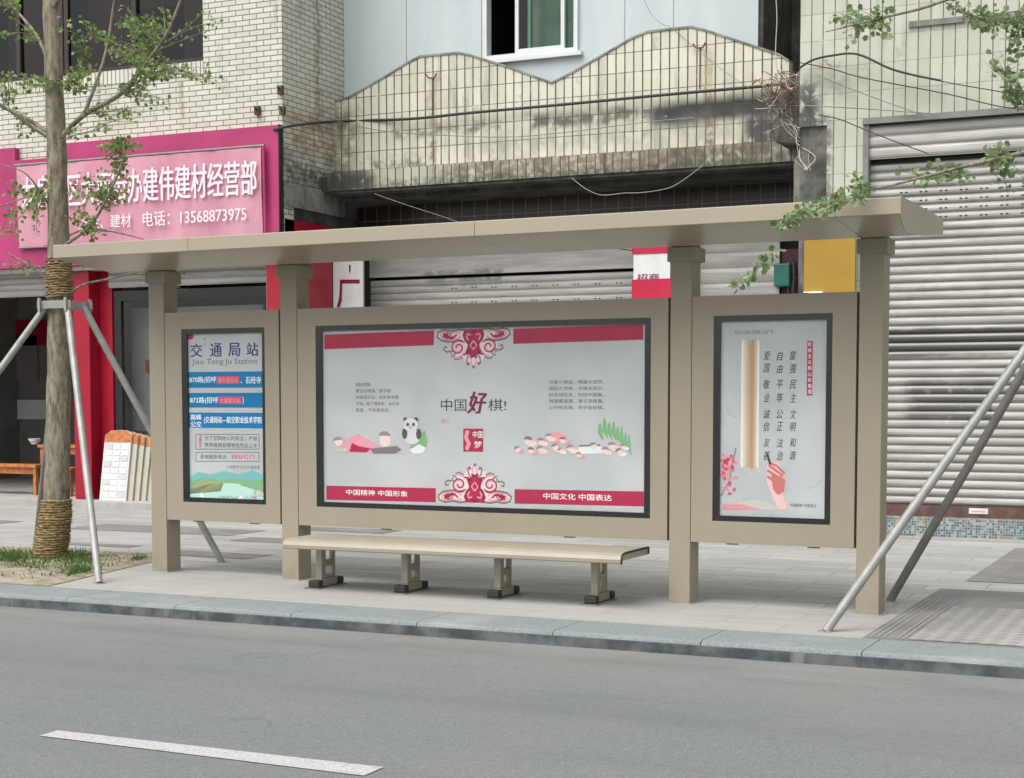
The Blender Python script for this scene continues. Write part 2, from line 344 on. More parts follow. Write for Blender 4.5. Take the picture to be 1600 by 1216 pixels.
M['ptile'] = grid_tile('cream_parapet_tile', (.515, .50, .40), (.60, .585, .48), (.045, .042, .033), .118, .245, .013, .008, .85, .02, .04, .5, .34, STK,
                  stains_bands=((-9.86, 4.5, -9.78, 5.05, .03, (.15, .085, .035), .85, .05, 6, .35, .6), (-9.87, 5.0, -9.76, 5.7, .02, (.33, .29, .16), .7, .03, 4, .3, .6), (-6.05, 4.5, -5.93, 5.1, .03, (.14, .085, .04), .85, .06, 6, .3, .6), (-6.07, 5.1, -5.95, 5.75, .02, (.34, .29, .16), .8, .03, 4, .3, .6),
                          (-6.75, 4.90, -4.9, 5.17, .07, (.03, .03, .027), 1., .16, 2.6, .18, .36), (-8.4, 4.98, -6.7, 5.14, .06, (.07, .068, .06), .9, .2, 2.4, .3, .55), (-10.4, 5.0, -8.8, 5.12, .06, (.10, .095, .08), .8, .2, 2.6, .38, .6),
                          (-9.3, 4.6, -5, 4.95, .25, (.22, .21, .18), .55, .4, 2, .35, .6), (-5.55, 4.4, -4.9, 4.95, .10, (.04, .039, .035), .95, .3, 3, .25, .5), (-11.4, 4.5, -11.0, 5.5, .12, (.13, .11, .06), .75, .3, 2.6, .3, .6), (-10.9, 4.55, -9.9, 4.75, .1, (.12, .115, .1), .8, .3, 3, .4, .6)))
M['ledge_tile'] = grid_tile('stained_ledge_tile', (.30, .29, .23), (.42, .41, .33), (.03, .028, .023), .118, 6, .012, .006, 0., .02, 0., .6, .95, (.06, .055, .042),
                  stains_bands=((-11.3, 4.2, -10.5, 4.6, .15, (.03, .03, .027), .95, .4, 3, .25, .45), (-9.5, 4.2, -5, 4.62, .3, (.11, .085, .045), .85, .4, 5, .36, .56), (-10.4, 4.15, -5, 4.38, .06, (.045, .042, .035), .8, .2, 6, .34, .6), (-6.5, 4.2, -4.7, 4.6, .2, (.06, .055, .04), .7, .4, 4, .35, .6)))
M['rtile'] = grid_tile('cream_wall_tile', (.42, .43, .35), (.475, .485, .40), (.10, .10, .08), .128, .29, .0085, .006, .55, 0., .1, .5, .3, (.16, .15, .125),
                  stains_bands=((-4.28, 5.12, -4.02, 5.2, .05, (.19, .10, .06), .9, .16, 7, .4, .62), (-4.55, 4.4, -4.25, 4.95, .10, (.05, .05, .045), .95, .3, 4, .3, .5), (-4.25, 3.3, -4.12, 4.6, .05, (.08, .078, .07), .8, .15, 5, .35, .6), (-4.5, 4.8, -3.9, 5.05, .12, (.16, .155, .13), .5, .3, 4, .35, .6)))
M['brown_tile'] = tile('dark_brown_tile', (.022, .012, .010), (.032, .018, .015), (.11, .10, .09), .19, .235, .008, 0, .3, .2)
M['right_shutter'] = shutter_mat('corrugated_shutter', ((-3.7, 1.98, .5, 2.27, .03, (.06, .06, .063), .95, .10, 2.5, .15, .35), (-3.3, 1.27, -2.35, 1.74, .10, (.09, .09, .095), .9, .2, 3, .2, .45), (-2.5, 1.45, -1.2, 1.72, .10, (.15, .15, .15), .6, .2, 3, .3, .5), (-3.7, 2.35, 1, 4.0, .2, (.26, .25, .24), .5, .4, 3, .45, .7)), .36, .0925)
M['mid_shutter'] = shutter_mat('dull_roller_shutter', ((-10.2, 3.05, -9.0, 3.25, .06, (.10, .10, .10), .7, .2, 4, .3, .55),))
M['rail'] = plain('rusty_brown_rail', (.11, .06, .05), .7, 0, .3, 8)
def mosaic():
    k = N('blue_mosaic'); uv = k.tc.outputs['UV']
    sc = k.n('ShaderNodeVectorMath', _operation='SCALE', i0=uv); sc.inputs['Scale'].default_value = 1/.028
    fl = k.n('ShaderNodeVectorMath', _operation='FLOOR', i0=sc.outputs[0]); wn = k.n('ShaderNodeTexWhiteNoise', Vector=fl.outputs[0]); wn.noise_dimensions = '2D'
    cr = k.n('ShaderNodeValToRGB', Fac=wn.outputs['Value']); r = cr.color_ramp; r.interpolation = 'CONSTANT'
    for i, (p, c) in enumerate(((0, (.06, .12, .17, 1)), (.3, (.15, .22, .24, 1)), (.55, (.30, .33, .32, 1)), (.75, (.22, .17, .11, 1)), (.87, (.09, .11, .12, 1)))):
        e = r.elements[i] if i < 2 else r.elements.new(p); e.position = p; e.color = c
    frc = k.n('ShaderNodeVectorMath', _operation='FRACTION', i0=sc.outputs[0]); q = k.n('ShaderNodeSeparateXYZ', Vector=frc.outputs[0])
    g = k.math('MAXIMUM', k.math('LESS_THAN', q.outputs[0], .16), k.math('LESS_THAN', q.outputs[1], .16))
    return k.out(k.mix(g, cr.outputs[0], (.34, .34, .32, 1)), .5, 0, .4)
M['mosaic'] = mosaic()
def banner_mat():
    k = N('faded_pink_banner'); v = k.tc.outputs['Object']
    c = k.mix(k.ramp(k.noise(v, 1.5, 4, .6, (1, 1, .6)), .3, .7), (.49, .20, .265, 1), (.58, .30, .36, 1))
    c = k.mix(k.math('MULTIPLY', k.ramp(k.noise(v, 5, 5, .6, (3, 1, .3)), .55, .75), .3), c, (.38, .12, .21, 1))
    return k.out(c, .45, 0, .4)
M['banner'] = banner_mat()
# poster inks
def ink(name, r, g, b, rough=.55, var=.04): M[name] = plain(name, lin(r, g, b)[:3], rough, 0, var, 3, .35)
for nm, c in dict(poster_paper=(236, 240, 240), ink_crimson=(164, 34, 70), ink_deep=(128, 22, 60), ink_rose=(216, 150, 160), ink_grey=(118, 112, 112), ink_text=(62, 60, 66),
                  ink_navy=(38, 42, 110), ink_blue=(2, 112, 164), ink_white=(238, 242, 242), ink_red=(206, 70, 96), sign_letter=(222, 208, 214), ink_blush=(224, 200, 202), ink_teal=(110, 172, 172), ink_green=(120, 168, 120),
                  ink_skin=(226, 200, 194), ink_hair=(142, 130, 136), ink_bear=(84, 80, 84), ink_pale=(214, 222, 222), ink_olive=(150, 160, 110), ink_lake=(176, 214, 200), ink_panda=(205, 205, 206),
                  ink_tan=(190, 160, 128), ink_tan_light=(208, 190, 168), ink_tan_dark=(160, 126, 96), ink_blossom=(208, 136, 148), ink_hand=(190, 112, 108), ink_hand_light=(222, 184, 176), ink_purple=(150, 40, 110), ink_mist=(186, 184, 178)).items(): ink(nm, *c)

def paper_mat():
    k = N('poster_paper_rippled'); v = k.tc.outputs['Object']; c = k.mix(k.ramp(k.noise(v, 1.4, 4, .5), .35, .65), lin(232, 237, 238), lin(243, 246, 246))
    k.bump(k.noise(v, 2.2, 3, .5, (1, 1, .45)), .035, .6); return k.out(c, .38, 0, .45)
M['poster_paper'] = paper_mat()
# ------------------------------------------------------------------ mesh builder
class MB:
    def __init__(s): s.v = []; s.f = []; s.mi = []; s.mats = []; s.smooth = []
    def mat(s, m):
        m = M[m] if isinstance(m, str) else m
        if m not in s.mats: s.mats.append(m)
        return s.mats.index(m)
    def add(s, vs, fs, m, smooth=False):
        o = len(s.v); k = s.mat(m); s.v += [tuple(p) for p in vs]
        for f in fs: s.f.append([i+o for i in f]); s.mi.append(k); s.smooth.append(smooth)
    def box(s, x0, x1, y0, y1, z0, z1, m):
        x0, x1 = min(x0, x1), max(x0, x1); y0, y1 = min(y0, y1), max(y0, y1); z0, z1 = min(z0, z1), max(z0, z1)
        v = [(x, y, z) for z in (z0, z1) for y in (y0, y1) for x in (x0, x1)]
        s.add(v, [(0, 2, 3, 1), (4, 5, 7, 6), (0, 1, 5, 4), (1, 3, 7, 5), (3, 2, 6, 7), (2, 0, 4, 6)], m)
    def bbox(s, x0, x1, y0, y1, z0, z1, m, b=.01, seg=2):
        bm = bmesh.new(); bmesh.ops.create_cube(bm, size=1)
        for v in bm.verts: v.co = Vector(((x0+x1)/2+v.co.x*abs(x1-x0), (y0+y1)/2+v.co.y*abs(y1-y0), (z0+z1)/2+v.co.z*abs(z1-z0)))
        bmesh.ops.bevel(bm, geom=bm.edges[:], offset=b, segments=seg, affect='EDGES', profile=.5)
        bm.verts.ensure_lookup_table(); s.add([v.co[:] for v in bm.verts], [[v.index for v in f.verts] for f in bm.faces], m); bm.free()
    def prism_x(s, prof, x0, x1, m, smooth=False):      # prof: (y,z) anticlockwise seen from +x
        n = len(prof); v = [(x0, y, z) for y, z in prof]+[(x1, y, z) for y, z in prof]
        s.add(v, [(i, (i+1) % n, (i+1) % n+n, i+n) for i in range(n)], m, smooth)
        s.add(v, [list(range(n))[::-1], list(range(n, 2*n))], m)
    def prism_y(s, prof, y0, y1, m):                    # prof: (x,z)
        n = len(prof); v = [(x, y0, z) for x, z in prof]+[(x, y1, z) for x, z in prof]
        s.add(v, [list(range(n)), list(range(n, 2*n))[::-1]]+[((i+1) % n, i, i+n, (i+1) % n+n) for i in range(n)], m)
    def tube(s, pts, r, m, n=8, cap=True):
        pts = [Vector(p) for p in pts]; rs = r if hasattr(r, '__len__') else [r]*len(pts); vs = []; fs = []
        up = Vector((.31, .2, .93))
        for i, p in enumerate(pts):
            t = (pts[min(i+1, len(pts)-1)]-pts[max(i-1, 0)]).normalized()
            a = t.cross(up)
            if a.length < .05: a = t.cross(Vector((1, 0, 0)))
            a.normalize(); b = t.cross(a)
            if i and a.dot(pa) < 0: a = -a; b = -b
            pa = a
            for k in range(n):
                q = 2*math.pi*k/n; vs.append(p+(a*math.cos(q)+b*math.sin(q))*rs[i])
        for i in range(len(pts)-1):
            for k in range(n):
                fs.append((i*n+k, i*n+(k+1) % n, (i+1)*n+(k+1) % n, (i+1)*n+k))
        s.add(vs, fs, m, True)
        if cap: s.add(vs, [list(range(n))[::-1], [len(vs)-n+k for k in range(n)]], m)
    def build(s, name, parent=None, fixn=True, bevel=0, off=(0, 0, 0), xz=False):
        me = bpy.data.meshes.new(name); me.from_pydata(s.v, [], s.f)
        for m in s.mats: me.materials.append(m)
        me.polygons.foreach_set('material_index', s.mi); me.polygons.foreach_set('use_smooth', s.smooth)
        if fixn:
            bm = bmesh.new(); bm.from_mesh(me); bmesh.ops.recalc_face_normals(bm, faces=bm.faces[:]); bm.to_mesh(me); bm.free()
        me.update()
        uv = me.uv_layers.new(name='UVMap')
        for p in me.polygons:
            n = p.normal; ax = 1 if xz else max(range(3), key=lambda i: abs(n[i]))
            for li in p.loop_indices:
                c = me.vertices[me.loops[li].vertex_index].co + Vector(off)
                uv.data[li].uv = (c.y, c.z) if ax == 0 else (c.x, c.z) if ax == 1 else (c.x, c.y)
        o = bpy.data.objects.new(name, me); C.objects.link(o)
        if parent is not None: o.parent = parent
        if bevel:
            b = o.modifiers.new('edge', 'BEVEL'); b.width = bevel; b.segments = 2; b.limit_method = 'ANGLE'; b.angle_limit = math.radians(40)
        return o
def tag(o, label=None, cat=None, group=None, kind=None):
    if label: o['label'] = label
    if cat: o['category'] = cat
    if group: o['group'] = group
    if kind: o['kind'] = kind
    return o
def empty(name, loc=(0, 0, 0), label=None, cat=None, group=None, rotz=0.):
    o = bpy.data.objects.new(name, None); C.objects.link(o); o.location = loc; o.rotation_euler.z = rotz; o.empty_display_size = .2
    return tag(o, label, cat, group)
def plabel(o, l): o['label'] = l; return o
def sheet(name, pts, z, m, label=None):
    k = MB(); k.add([(p[0], p[1], z) for p in pts], [list(range(len(pts)))], m); o = k.build(name, fixn=False)
    if o.data.polygons[0].normal.z < 0: o.data.flip_normals()
    o['kind'] = 'structure'; return o

def text2d(body, bold=0., shear=0., spacing=1.0):
    cu = bpy.data.curves.new('txt', 'FONT'); cu.body = body; cu.offset = bold; cu.shear = shear; cu.space_character = spacing; cu.resolution_u = 3
    ob = bpy.data.objects.new('txt', cu); C.objects.link(ob); bpy.context.view_layer.update()
    me = bpy.data.meshes.new_from_object(ob.evaluated_get(bpy.context.evaluated_depsgraph_get()))
    v = [(p.co.x, p.co.y) for p in me.vertices]; f = [tuple(p.vertices) for p in me.polygons]
    bpy.data.objects.remove(ob); bpy.data.curves.remove(cu); bpy.data.meshes.remove(me)
    return v, f
def put_text(mb, body, x0, x1, z0, z1, y, m, bold=0., shear=0.):
    """stretch the lettering into the rectangle x0..x1, z0..z1 on the plane y, facing -y"""
    v, f = text2d(body, 0., shear)
    if not v: return
    if bold > 0:
        e = bold*.8*(z1-z0)
        for i, (dx, dz) in enumerate(((-e, 0), (e, 0), (0, e*.6))): put_text(mb, body, x0+dx, x1+dx, z0+dz, z1+dz, y+.00012*(i+1), m, 0., shear)
    xs = [p[0] for p in v]; zs = [p[1] for p in v]; a, b, c, d = min(xs), max(xs), min(zs), max(zs)
    mb.add([(x0+(p[0]-a)/(b-a)*(x1-x0), y, z0+(p[1]-c)/max(d-c, 1e-6)*(z1-z0)) for p in v], f, m)
def flat(mb, pts, y, m):                      # flat polygon facing -y from (x,z)
    mb.add([(p[0], y, p[1]) for p in pts], [list(range(len(pts)))], m)
def ell(mb, cx, cz, rx, rz, y, m, a0=0, a1=360, rot=0, n=16):
    r = math.radians(rot); pts = []
    for i in range(n+1):
        t = math.radians(a0+(a1-a0)*i/n); u, v_ = rx*math.cos(t), rz*math.sin(t)
        pts.append((cx+u*math.cos(r)-v_*math.sin(r), cz+u*math.sin(r)+v_*math.cos(r)))
    if abs(a1-a0) >= 360: pts = pts[:-1]
    flat(mb, pts, y, m)
def ribbon(mb, pts, wd, y, m):
    n = len(pts); L = []; Rr = []
    for i, p in enumerate(pts):
        a = pts[max(i-1, 0)]; b = pts[min(i+1, n-1)]; dx, dz = b[0]-a[0], b[1]-a[1]; l = math.hypot(dx, dz) or 1
        ww = wd if not hasattr(wd, '__len__') else wd[0]+(wd[1]-wd[0])*i/max(n-1, 1)
        L.append((p[0]-dz/l*ww/2, y, p[1]+dx/l*ww/2)); Rr.append((p[0]+dz/l*ww/2, y, p[1]-dx/l*ww/2))
    mb.add(L+Rr, [(i, i+1, n+i+1, n+i) for i in range(n-1)], m)

# ================================================================== THE SETTING
sheet('ground', [(-300, -300), (300, -300), (300, 300), (-300, 300)], -.25, 'road')
sheet('road', [(-80, -14), (60, -14), (60, 9.27), (-80, 9.27)], -.085, 'road')
pav = MB(); pav.box(-60, 40, 9.80, 24, -.2, 0, 'slab'); tag(pav.build('pavement'), kind='structure')
kb = MB()
x = -40.0
while x < 20:                                   # kerb stones
    L = 1.0
    kb.prism_x([(9.262, -.03), (9.795, -.002), (9.795, .0), (9.40, .004), (9.262, -.012)][::-1] if False else [(9.262, -.2), (9.795, -.2), (9.795, .006), (9.30, .006), (9.268, -.004), (9.262, -.02)], x+.003, x+L-.003, 'kerb'); x += L
ko = tag(kb.build('kerb'), kind='structure')
kf = MB(); kf.box(-40, 20, 9.235, 9.262, -.2, -.022, 'kerb_face'); tag(kf.build('kerb_base'), kind='structure')
# worn dash on the road
sheet('lane_marking', [(-5.10, 5.70), (-5.10, 5.83), (-3.31, 5.83), (-3.31, 5.66)], -.081, 'white_paint')
# second dashes up and down the street, out of frame
sheet('lane_marking', [(-12.1, 5.70), (-12.1, 5.83), (-10.3, 5.83), (-10.3, 5.68)], -.081, 'white_paint')
# dark granite bands and tactile field to the right of the shelter
def rect(x0, x1, y0, y1): return [(x0, y0), (x1, y0), (x1, y1), (x0, y1)]
sheet('paving_band', rect(-2.12, 2.5, 9.81, 12.70), .004, 'dark_granite')
sheet('tactile_paving', rect(-1.84, 2.5, 9.86, 11.62), .008, 'tactile')
for a, b in ((-2.085, -2.074), (-2.045, -2.034), (-2.005, -1.994), (-1.915, -1.904), (-1.88, -1.869)):
    sheet('paving_line', rect(a, b, 9.86, 12.0), .008, 'granite_line')
for a in (12.15, 12.25, 12.5): sheet('paving_line', rect(-1.6, 2.5, a, a+.02), .008, 'granite_line')
sheet('paving_band', rect(-2.02, 2.5, 13.30, 16.5), .004, 'dark_granite')
for q in (rect(-12.4, -10.1, 14.35, 15.1), rect(-9.9, -8.7, 15.3, 15.8), rect(-9.7, -8.45, 12.3, 12.75), rect(-11.2, -10.2, 12.75, 13.0), rect(-9.75, -9.0, 13.85, 14.3),
          rect(-15.5, -13.6, 14.4, 15.0)):
    sheet('paving_band', q, .004, 'dark_granite')
# tree pit
pit = [(-11.3, 9.82), (-8.66, 9.82), (-9.25, 12.35), (-11.6, 12.35)]
k = MB(); nx, ny = 24, 22; vs_ = []
for j in range(ny+1):
    for i in range(nx+1):
        u, v_ = i/nx, j/ny
        a = Vector(pit[0]).lerp(Vector(pit[1]), u); b = Vector(pit[3]).lerp(Vector(pit[2]), u); p = a.lerp(b, v_)
        edge = min(u, 1-u, v_, 1-v_); vs_.append((p.x, p.y, .005+min(edge*.25, .04)*(.6+.8*rnd.random())))
k.add(vs_, [(j*(nx+1)+i, j*(nx+1)+i+1, (j+1)*(nx+1)+i+1, (j+1)*(nx+1)+i) for j in range(ny) for i in range(nx)], 'soil', True)
tag(k.build('tree_pit_soil'), kind='structure')
g = MB()
def grass_patch(px, py, sx, sy, n, h):
    for _ in range(n):
        q = atz(px+rnd.gauss(0, sx), min(906, py+rnd.gauss(0, sy)), .03); a = rnd.random()*6.28; hh = h*rnd.uniform(.35, 1.3); wd = .0045
        if q.x > -8.72-(q.y-9.82)*.233 or q.y < 9.9: continue
        lx, ly = (rnd.random()-.5)*hh*1.3, (rnd.random()-.5)*hh*1.3
        d = Vector((math.cos(a)*wd, math.sin(a)*wd, 0)); t = q+Vector((lx, ly, hh)); m_ = q+Vector((lx*.35, ly*.35, hh*.6))
        g.add([q-d, q+d, m_+d*.7, m_-d*.7, t], [(0, 1, 2, 3), (3, 2, 4)], 'grass')
for a in ((18, 874, 26, 4.5, 1500, .06), (-20, 872, 22, 5, 800, .06), (118, 874, 16, 5, 650, .06), (122, 893, 14, 3.5, 420, .045), (95, 868, 20, 3, 300, .05), (222, 876, 9, 3, 240, .045), (165, 872, 10, 2, 90, .035), (40, 884, 55, 9, 900, .035), (150, 884, 30, 8, 250, .03), (70, 888, 18, 3, 200, .04)): grass_patch(*a)
tag(g.build('grass', fixn=False), kind='stuff')['label'] = 'short green grass tufts around the roped tree foot'

# ================================================================== BUS SHELTER
bs = empty('bus_shelter', S0, 'champagne beige metal bus shelter with flat roof, four posts and three poster cases', 'bus shelter', rotz=SA)
PW, PD = .165, .19
POST = (0., 1.373, 4.815, 6.205)
for xp in POST:
    k = MB(); k.box(xp, xp+PW, 0, PD, 0, 2.63, 'paint'); po = k.build('post', bs, bevel=.006)
    k = MB(); k.box(xp-.02, xp+PW+.028, -.02, PD+.02, 2.505, 2.608, 'paint'); k.build('bracket', po, bevel=.004)
    k = MB(); k.box(xp-.018, xp+PW+.018, -.018, PD+.018, 0, .006, 'pale_concrete'); k.build('grout_pad', po)
RP = [(-.785, 2.782), (-.80, 2.774), (-.80, 2.676), (-.793, 2.670), (-.1, 2.606), (.51, 2.668), (.525, 2.685), (.525, 2.76), (.51, 2.772)]
EP = [(-.79, 2.784), (-.806, 2.776), (-.806, 2.672), (-.775, 2.640), (-.725, 2.606), (-.66, 2.584), (-.585, 2.574), (-.1, 2.60), (.515, 2.664), (.53, 2.685), (.53, 2.765), (.515, 2.776)]
k = MB(); segs = (-.335, 1.06, 3.62, 6.24, 6.652)
for a, b in zip(segs[:-1], segs[1:]): k.prism_x(RP, a+.002, b-.002, 'roof_paint')
cy, cz = -.14, 2.69
k.prism_x(EP, 6.652, 6.662, 'roof_paint')
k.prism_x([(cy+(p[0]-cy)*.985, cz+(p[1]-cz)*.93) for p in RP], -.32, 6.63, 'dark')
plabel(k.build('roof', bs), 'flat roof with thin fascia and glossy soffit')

def case(x0, x1, bx0, bx1, px0, px1, label):
    z0, z1 = .462, 2.248; bz0, bz1 = .622, 2.105
    k = MB()
    k.box(x0, bx0, .006, PD-.01, z0, z1, 'paint'); k.box(bx1, x1, .006, PD-.01, z0, z1, 'paint')
    k.box(bx0, bx1, .006, PD-.01, z0, bz0, 'paint'); k.box(bx0, bx1, .006, PD-.01, bz1, z1, 'paint')
    k.box(bx0, bx1, .06, PD-.012, bz0, bz1, 'paint')
    c = k.build('display_case', bs); plabel(c, label)
    k = MB(); zz0, zz1 = .662, 2.062
    k.box(bx0, px0, .010, .05, bz0, bz1, 'black'); k.box(px1, bx1, .010, .05, bz0, bz1, 'black')
    k.box(px0, px1, .010, .05, bz0, zz0, 'black'); k.box(px0, px1, .010, .05, zz1, bz1, 'black'); k.build('black_border', c)
    k = MB(); k.box(bx0+.002, bx1-.002, .001, .006, bz0+.002, bz1-.002, 'pane'); k.build('glass_pane', c)
    k = MB()
    for u in (x0+(x1-x0)*.25, x0+(x1-x0)*.75):
        k.box(u-.04, u+.04, .04, .09, z0-.012, z0, 'steel_dark'); k.build('lock', c); k = MB(); k.box(px0, px1, .030, .058, zz0, zz1, 'poster_paper')
    return c, k
Yp = .030
def P(px, py): return sat(px, py, Yp)
def ptxt(mb, body, pxl, pxr, pyc, hpx, lay, m, bold=0., shear=0.):
    a = P(pxl, pyc); b = P(pxr, pyc); h = abs(P((pxl+pxr)/2, pyc-hpx/2)[1]-P((pxl+pxr)/2, pyc+hpx/2)[1]); zc = (a[1]+b[1])/2
    put_text(mb, body, a[0], b[0], zc-h/2, zc+h/2, Yp-.0008*lay, m, bold, shear)
def prect(mb, px0, px1, py0, py1, lay, m):
    pc = (px0+px1)/2; a = P(px0, (py0+py1)/2)[0]; b = P(px1, (py0+py1)/2)[0]; z1 = P(pc, py0)[1]; z0 = P(pc, py1)[1]
    flat(mb, [(a, z0), (b, z0), (b, z1), (a, z1)], Yp-.0008*lay, m); return a, b, z0, z1
def ppoly(mb, pts, lay, m): flat(mb, [P(*p) for p in pts], Yp-.0008*lay, m)
def pell(mb, px, py, rx, ry, lay, m, **kw):
    c = P(px, py); e = P(px+rx, py); t = P(px, py-ry); ell(mb, c[0], c[1], abs(e[0]-c[0]), abs(t[1]-c[1]), Yp-.0008*lay, m, **kw)
def prib(mb, pts, wd, lay, m): ribbon(mb, [P(*p) for p in pts], wd, Yp-.0008*lay, m)

# --- stop-name poster
c, k = case(PW+.003, 1.373-.018, .345, 1.212, .40, 1.182, 'narrow case with the stop name and routes')
for ch, x_ in zip('交通局站', (307, 337.5, 366, 394.5)): ptxt(k, ch, x_-9, x_+9, 546+(394-x_)*.02, 21, 1, 'ink_navy', .025)
ptxt(k, 'Jiao Tong Ju Station', 300, 402, 566, 11, 1, 'ink_grey')
pell(k, 297, 526, 6, 5, 1, 'ink_purple'); pell(k, 320, 530, 1.5, 1.5, 1, 'ink_olive')
for (y0, y1) in ((581, 606), (614, 637), (645, 669)): prect(k, 291.5, 411.5, y0, y1, 1, 'ink_blue')
ptxt(k, '870路(招呼', 296, 338, 594, 11, 2, 'ink_white', .015); ptxt(k, '、石经寺', 376, 408, 594, 11, 2, 'ink_white', .015)
prect(k, 339, 374, 588, 600, 2, 'ink_red'); ptxt(k, '城东客运站', 341, 372, 594, 9, 3, 'ink_rose', .02)
ptxt(k, '872路(招呼', 297, 341, 626, 11, 2, 'ink_white', .015); prect(k, 342, 378, 620, 631, 2, 'ink_red'); ptxt(k, '大面客运站', 344, 376, 626, 9, 3, 'ink_rose', .02); ptxt(k, ')', 379, 381, 626, 12, 2, 'ink_white', .01)
ptxt(k, '高峰', 298, 315, 652, 9, 2, 'ink_white', .02); ptxt(k, '公交', 298, 315, 663, 9, 2, 'ink_white', .02)
ptxt(k, '(交通局站—航空职业技术学院', 319, 409, 657, 12, 2, 'ink_white', .015)
for (y0, y1) in ((679, 702), (707, 721)):
    for q in (((306, y0), (405, y0)), ((306, y1), (405, y1)), ((306, y0), (306, y1)), ((405, y0), (405, y1))): prib(k, q, .006, 1, 'ink_grey')
for i, ch in enumerate('温馨提示'): ptxt(k, ch, 310.5, 315.5, 682.5+i*5, 4.4, 1, 'ink_red', .02)
ptxt(k, '为了您和他人的安全，严禁', 320, 402, 685, 7, 1, 'ink_text'); ptxt(k, '携带易燃易爆等危险品上车', 320, 402, 696, 7, 1, 'ink_text')
ptxt(k, '咨询服务电话：', 313, 356, 714, 7, 1, 'ink_text'); ptxt(k, '88469277', 362, 398, 714, 7, 1, 'ink_red')
ptxt(k, '○成都市公共交通集团', 354, 406, 730, 5.5, 1, 'ink_grey')
ppoly(k, [(294, 748), (310, 738), (330, 742), (350, 736), (372, 741), (395, 735), (413, 742), (413, 762), (294, 762)], 1, 'ink_teal')
ppoly(k, [(294, 754), (318, 746), (345, 751), (372, 748), (400, 752), (413, 747), (413, 770), (294, 770)], 2, 'ink_green')
ppoly(k, [(294, 763), (312, 752), (330, 752), (350, 755), (345, 768), (294, 772)], 3, 'ink_olive')
ppoly(k, [(295, 764), (330, 756), (362, 755), (380, 757), (413, 766), (413, 782), (295, 782)], 3, 'ink_lake')
ppoly(k, [(374, 758), (395, 752), (413, 752), (413, 770), (398, 765)], 4, 'ink_green')
ppoly(k, [(295, 777), (305, 772), (318, 776), (330, 773), (340, 782), (296, 782)], 4, 'ink_lake')
ppoly(k, [(312, 776), (315, 769), (320, 777)], 5, 'ink_white'); ppoly(k, [(370, 781), (375, 774), (384, 781)], 5, 'ink_white')
for i in range(40):
    pell(k, 395+rnd.random()*17, 765+rnd.random()*15, .9, .9, 5, 'ink_blossom' if i % 2 else 'ink_rose', n=6)
for i in range(9): prib(k, [(340+i*7, 782), (345+i*7, 774+rnd.random()*4), (352+i*6, 778)], .004, 5, 'ink_grey')
plabel(k.build('poster', c, fixn=False), 'stop name poster with three blue route bars')

# --- large centre poster
c, k = case(1.373+PW+.003, 4.815-.018, 1.718, 4.662, 1.775, 4.612, 'wide case with the landscape poster')
def bar(pts, m): ppoly(k, pts, 1, m)
bar([(507, 523), (678, 516.5), (678, 539.5), (507, 546)], 'ink_crimson'); bar([(802, 514), (1005, 506.5), (1005, 531), (802, 537.5)], 'ink_crimson')
bar([(510, 759), (681, 763), (681, 785), (510, 781)], 'ink_crimson'); bar([(804, 764.5), (1006, 768), (1006, 791.5), (804, 787)], 'ink_crimson')
ptxt(k, '中国精神 中国形象', 541, 637, 770.5, 9, 2, 'ink_white', .01); ptxt(k, '中国文化 中国表达', 849, 956, 776.5, 10, 2, 'ink_white', .01)
def spiral(cx, cy, r0, r1, a0, turns, n=28):
    return [(cx+(r0+(r1-r0)*i/n)*math.cos(a0+turns*6.283*i/n), cy+(r0+(r1-r0)*i/n)*math.sin(a0+turns*6.283*i/n)) for i in range(n+1)]
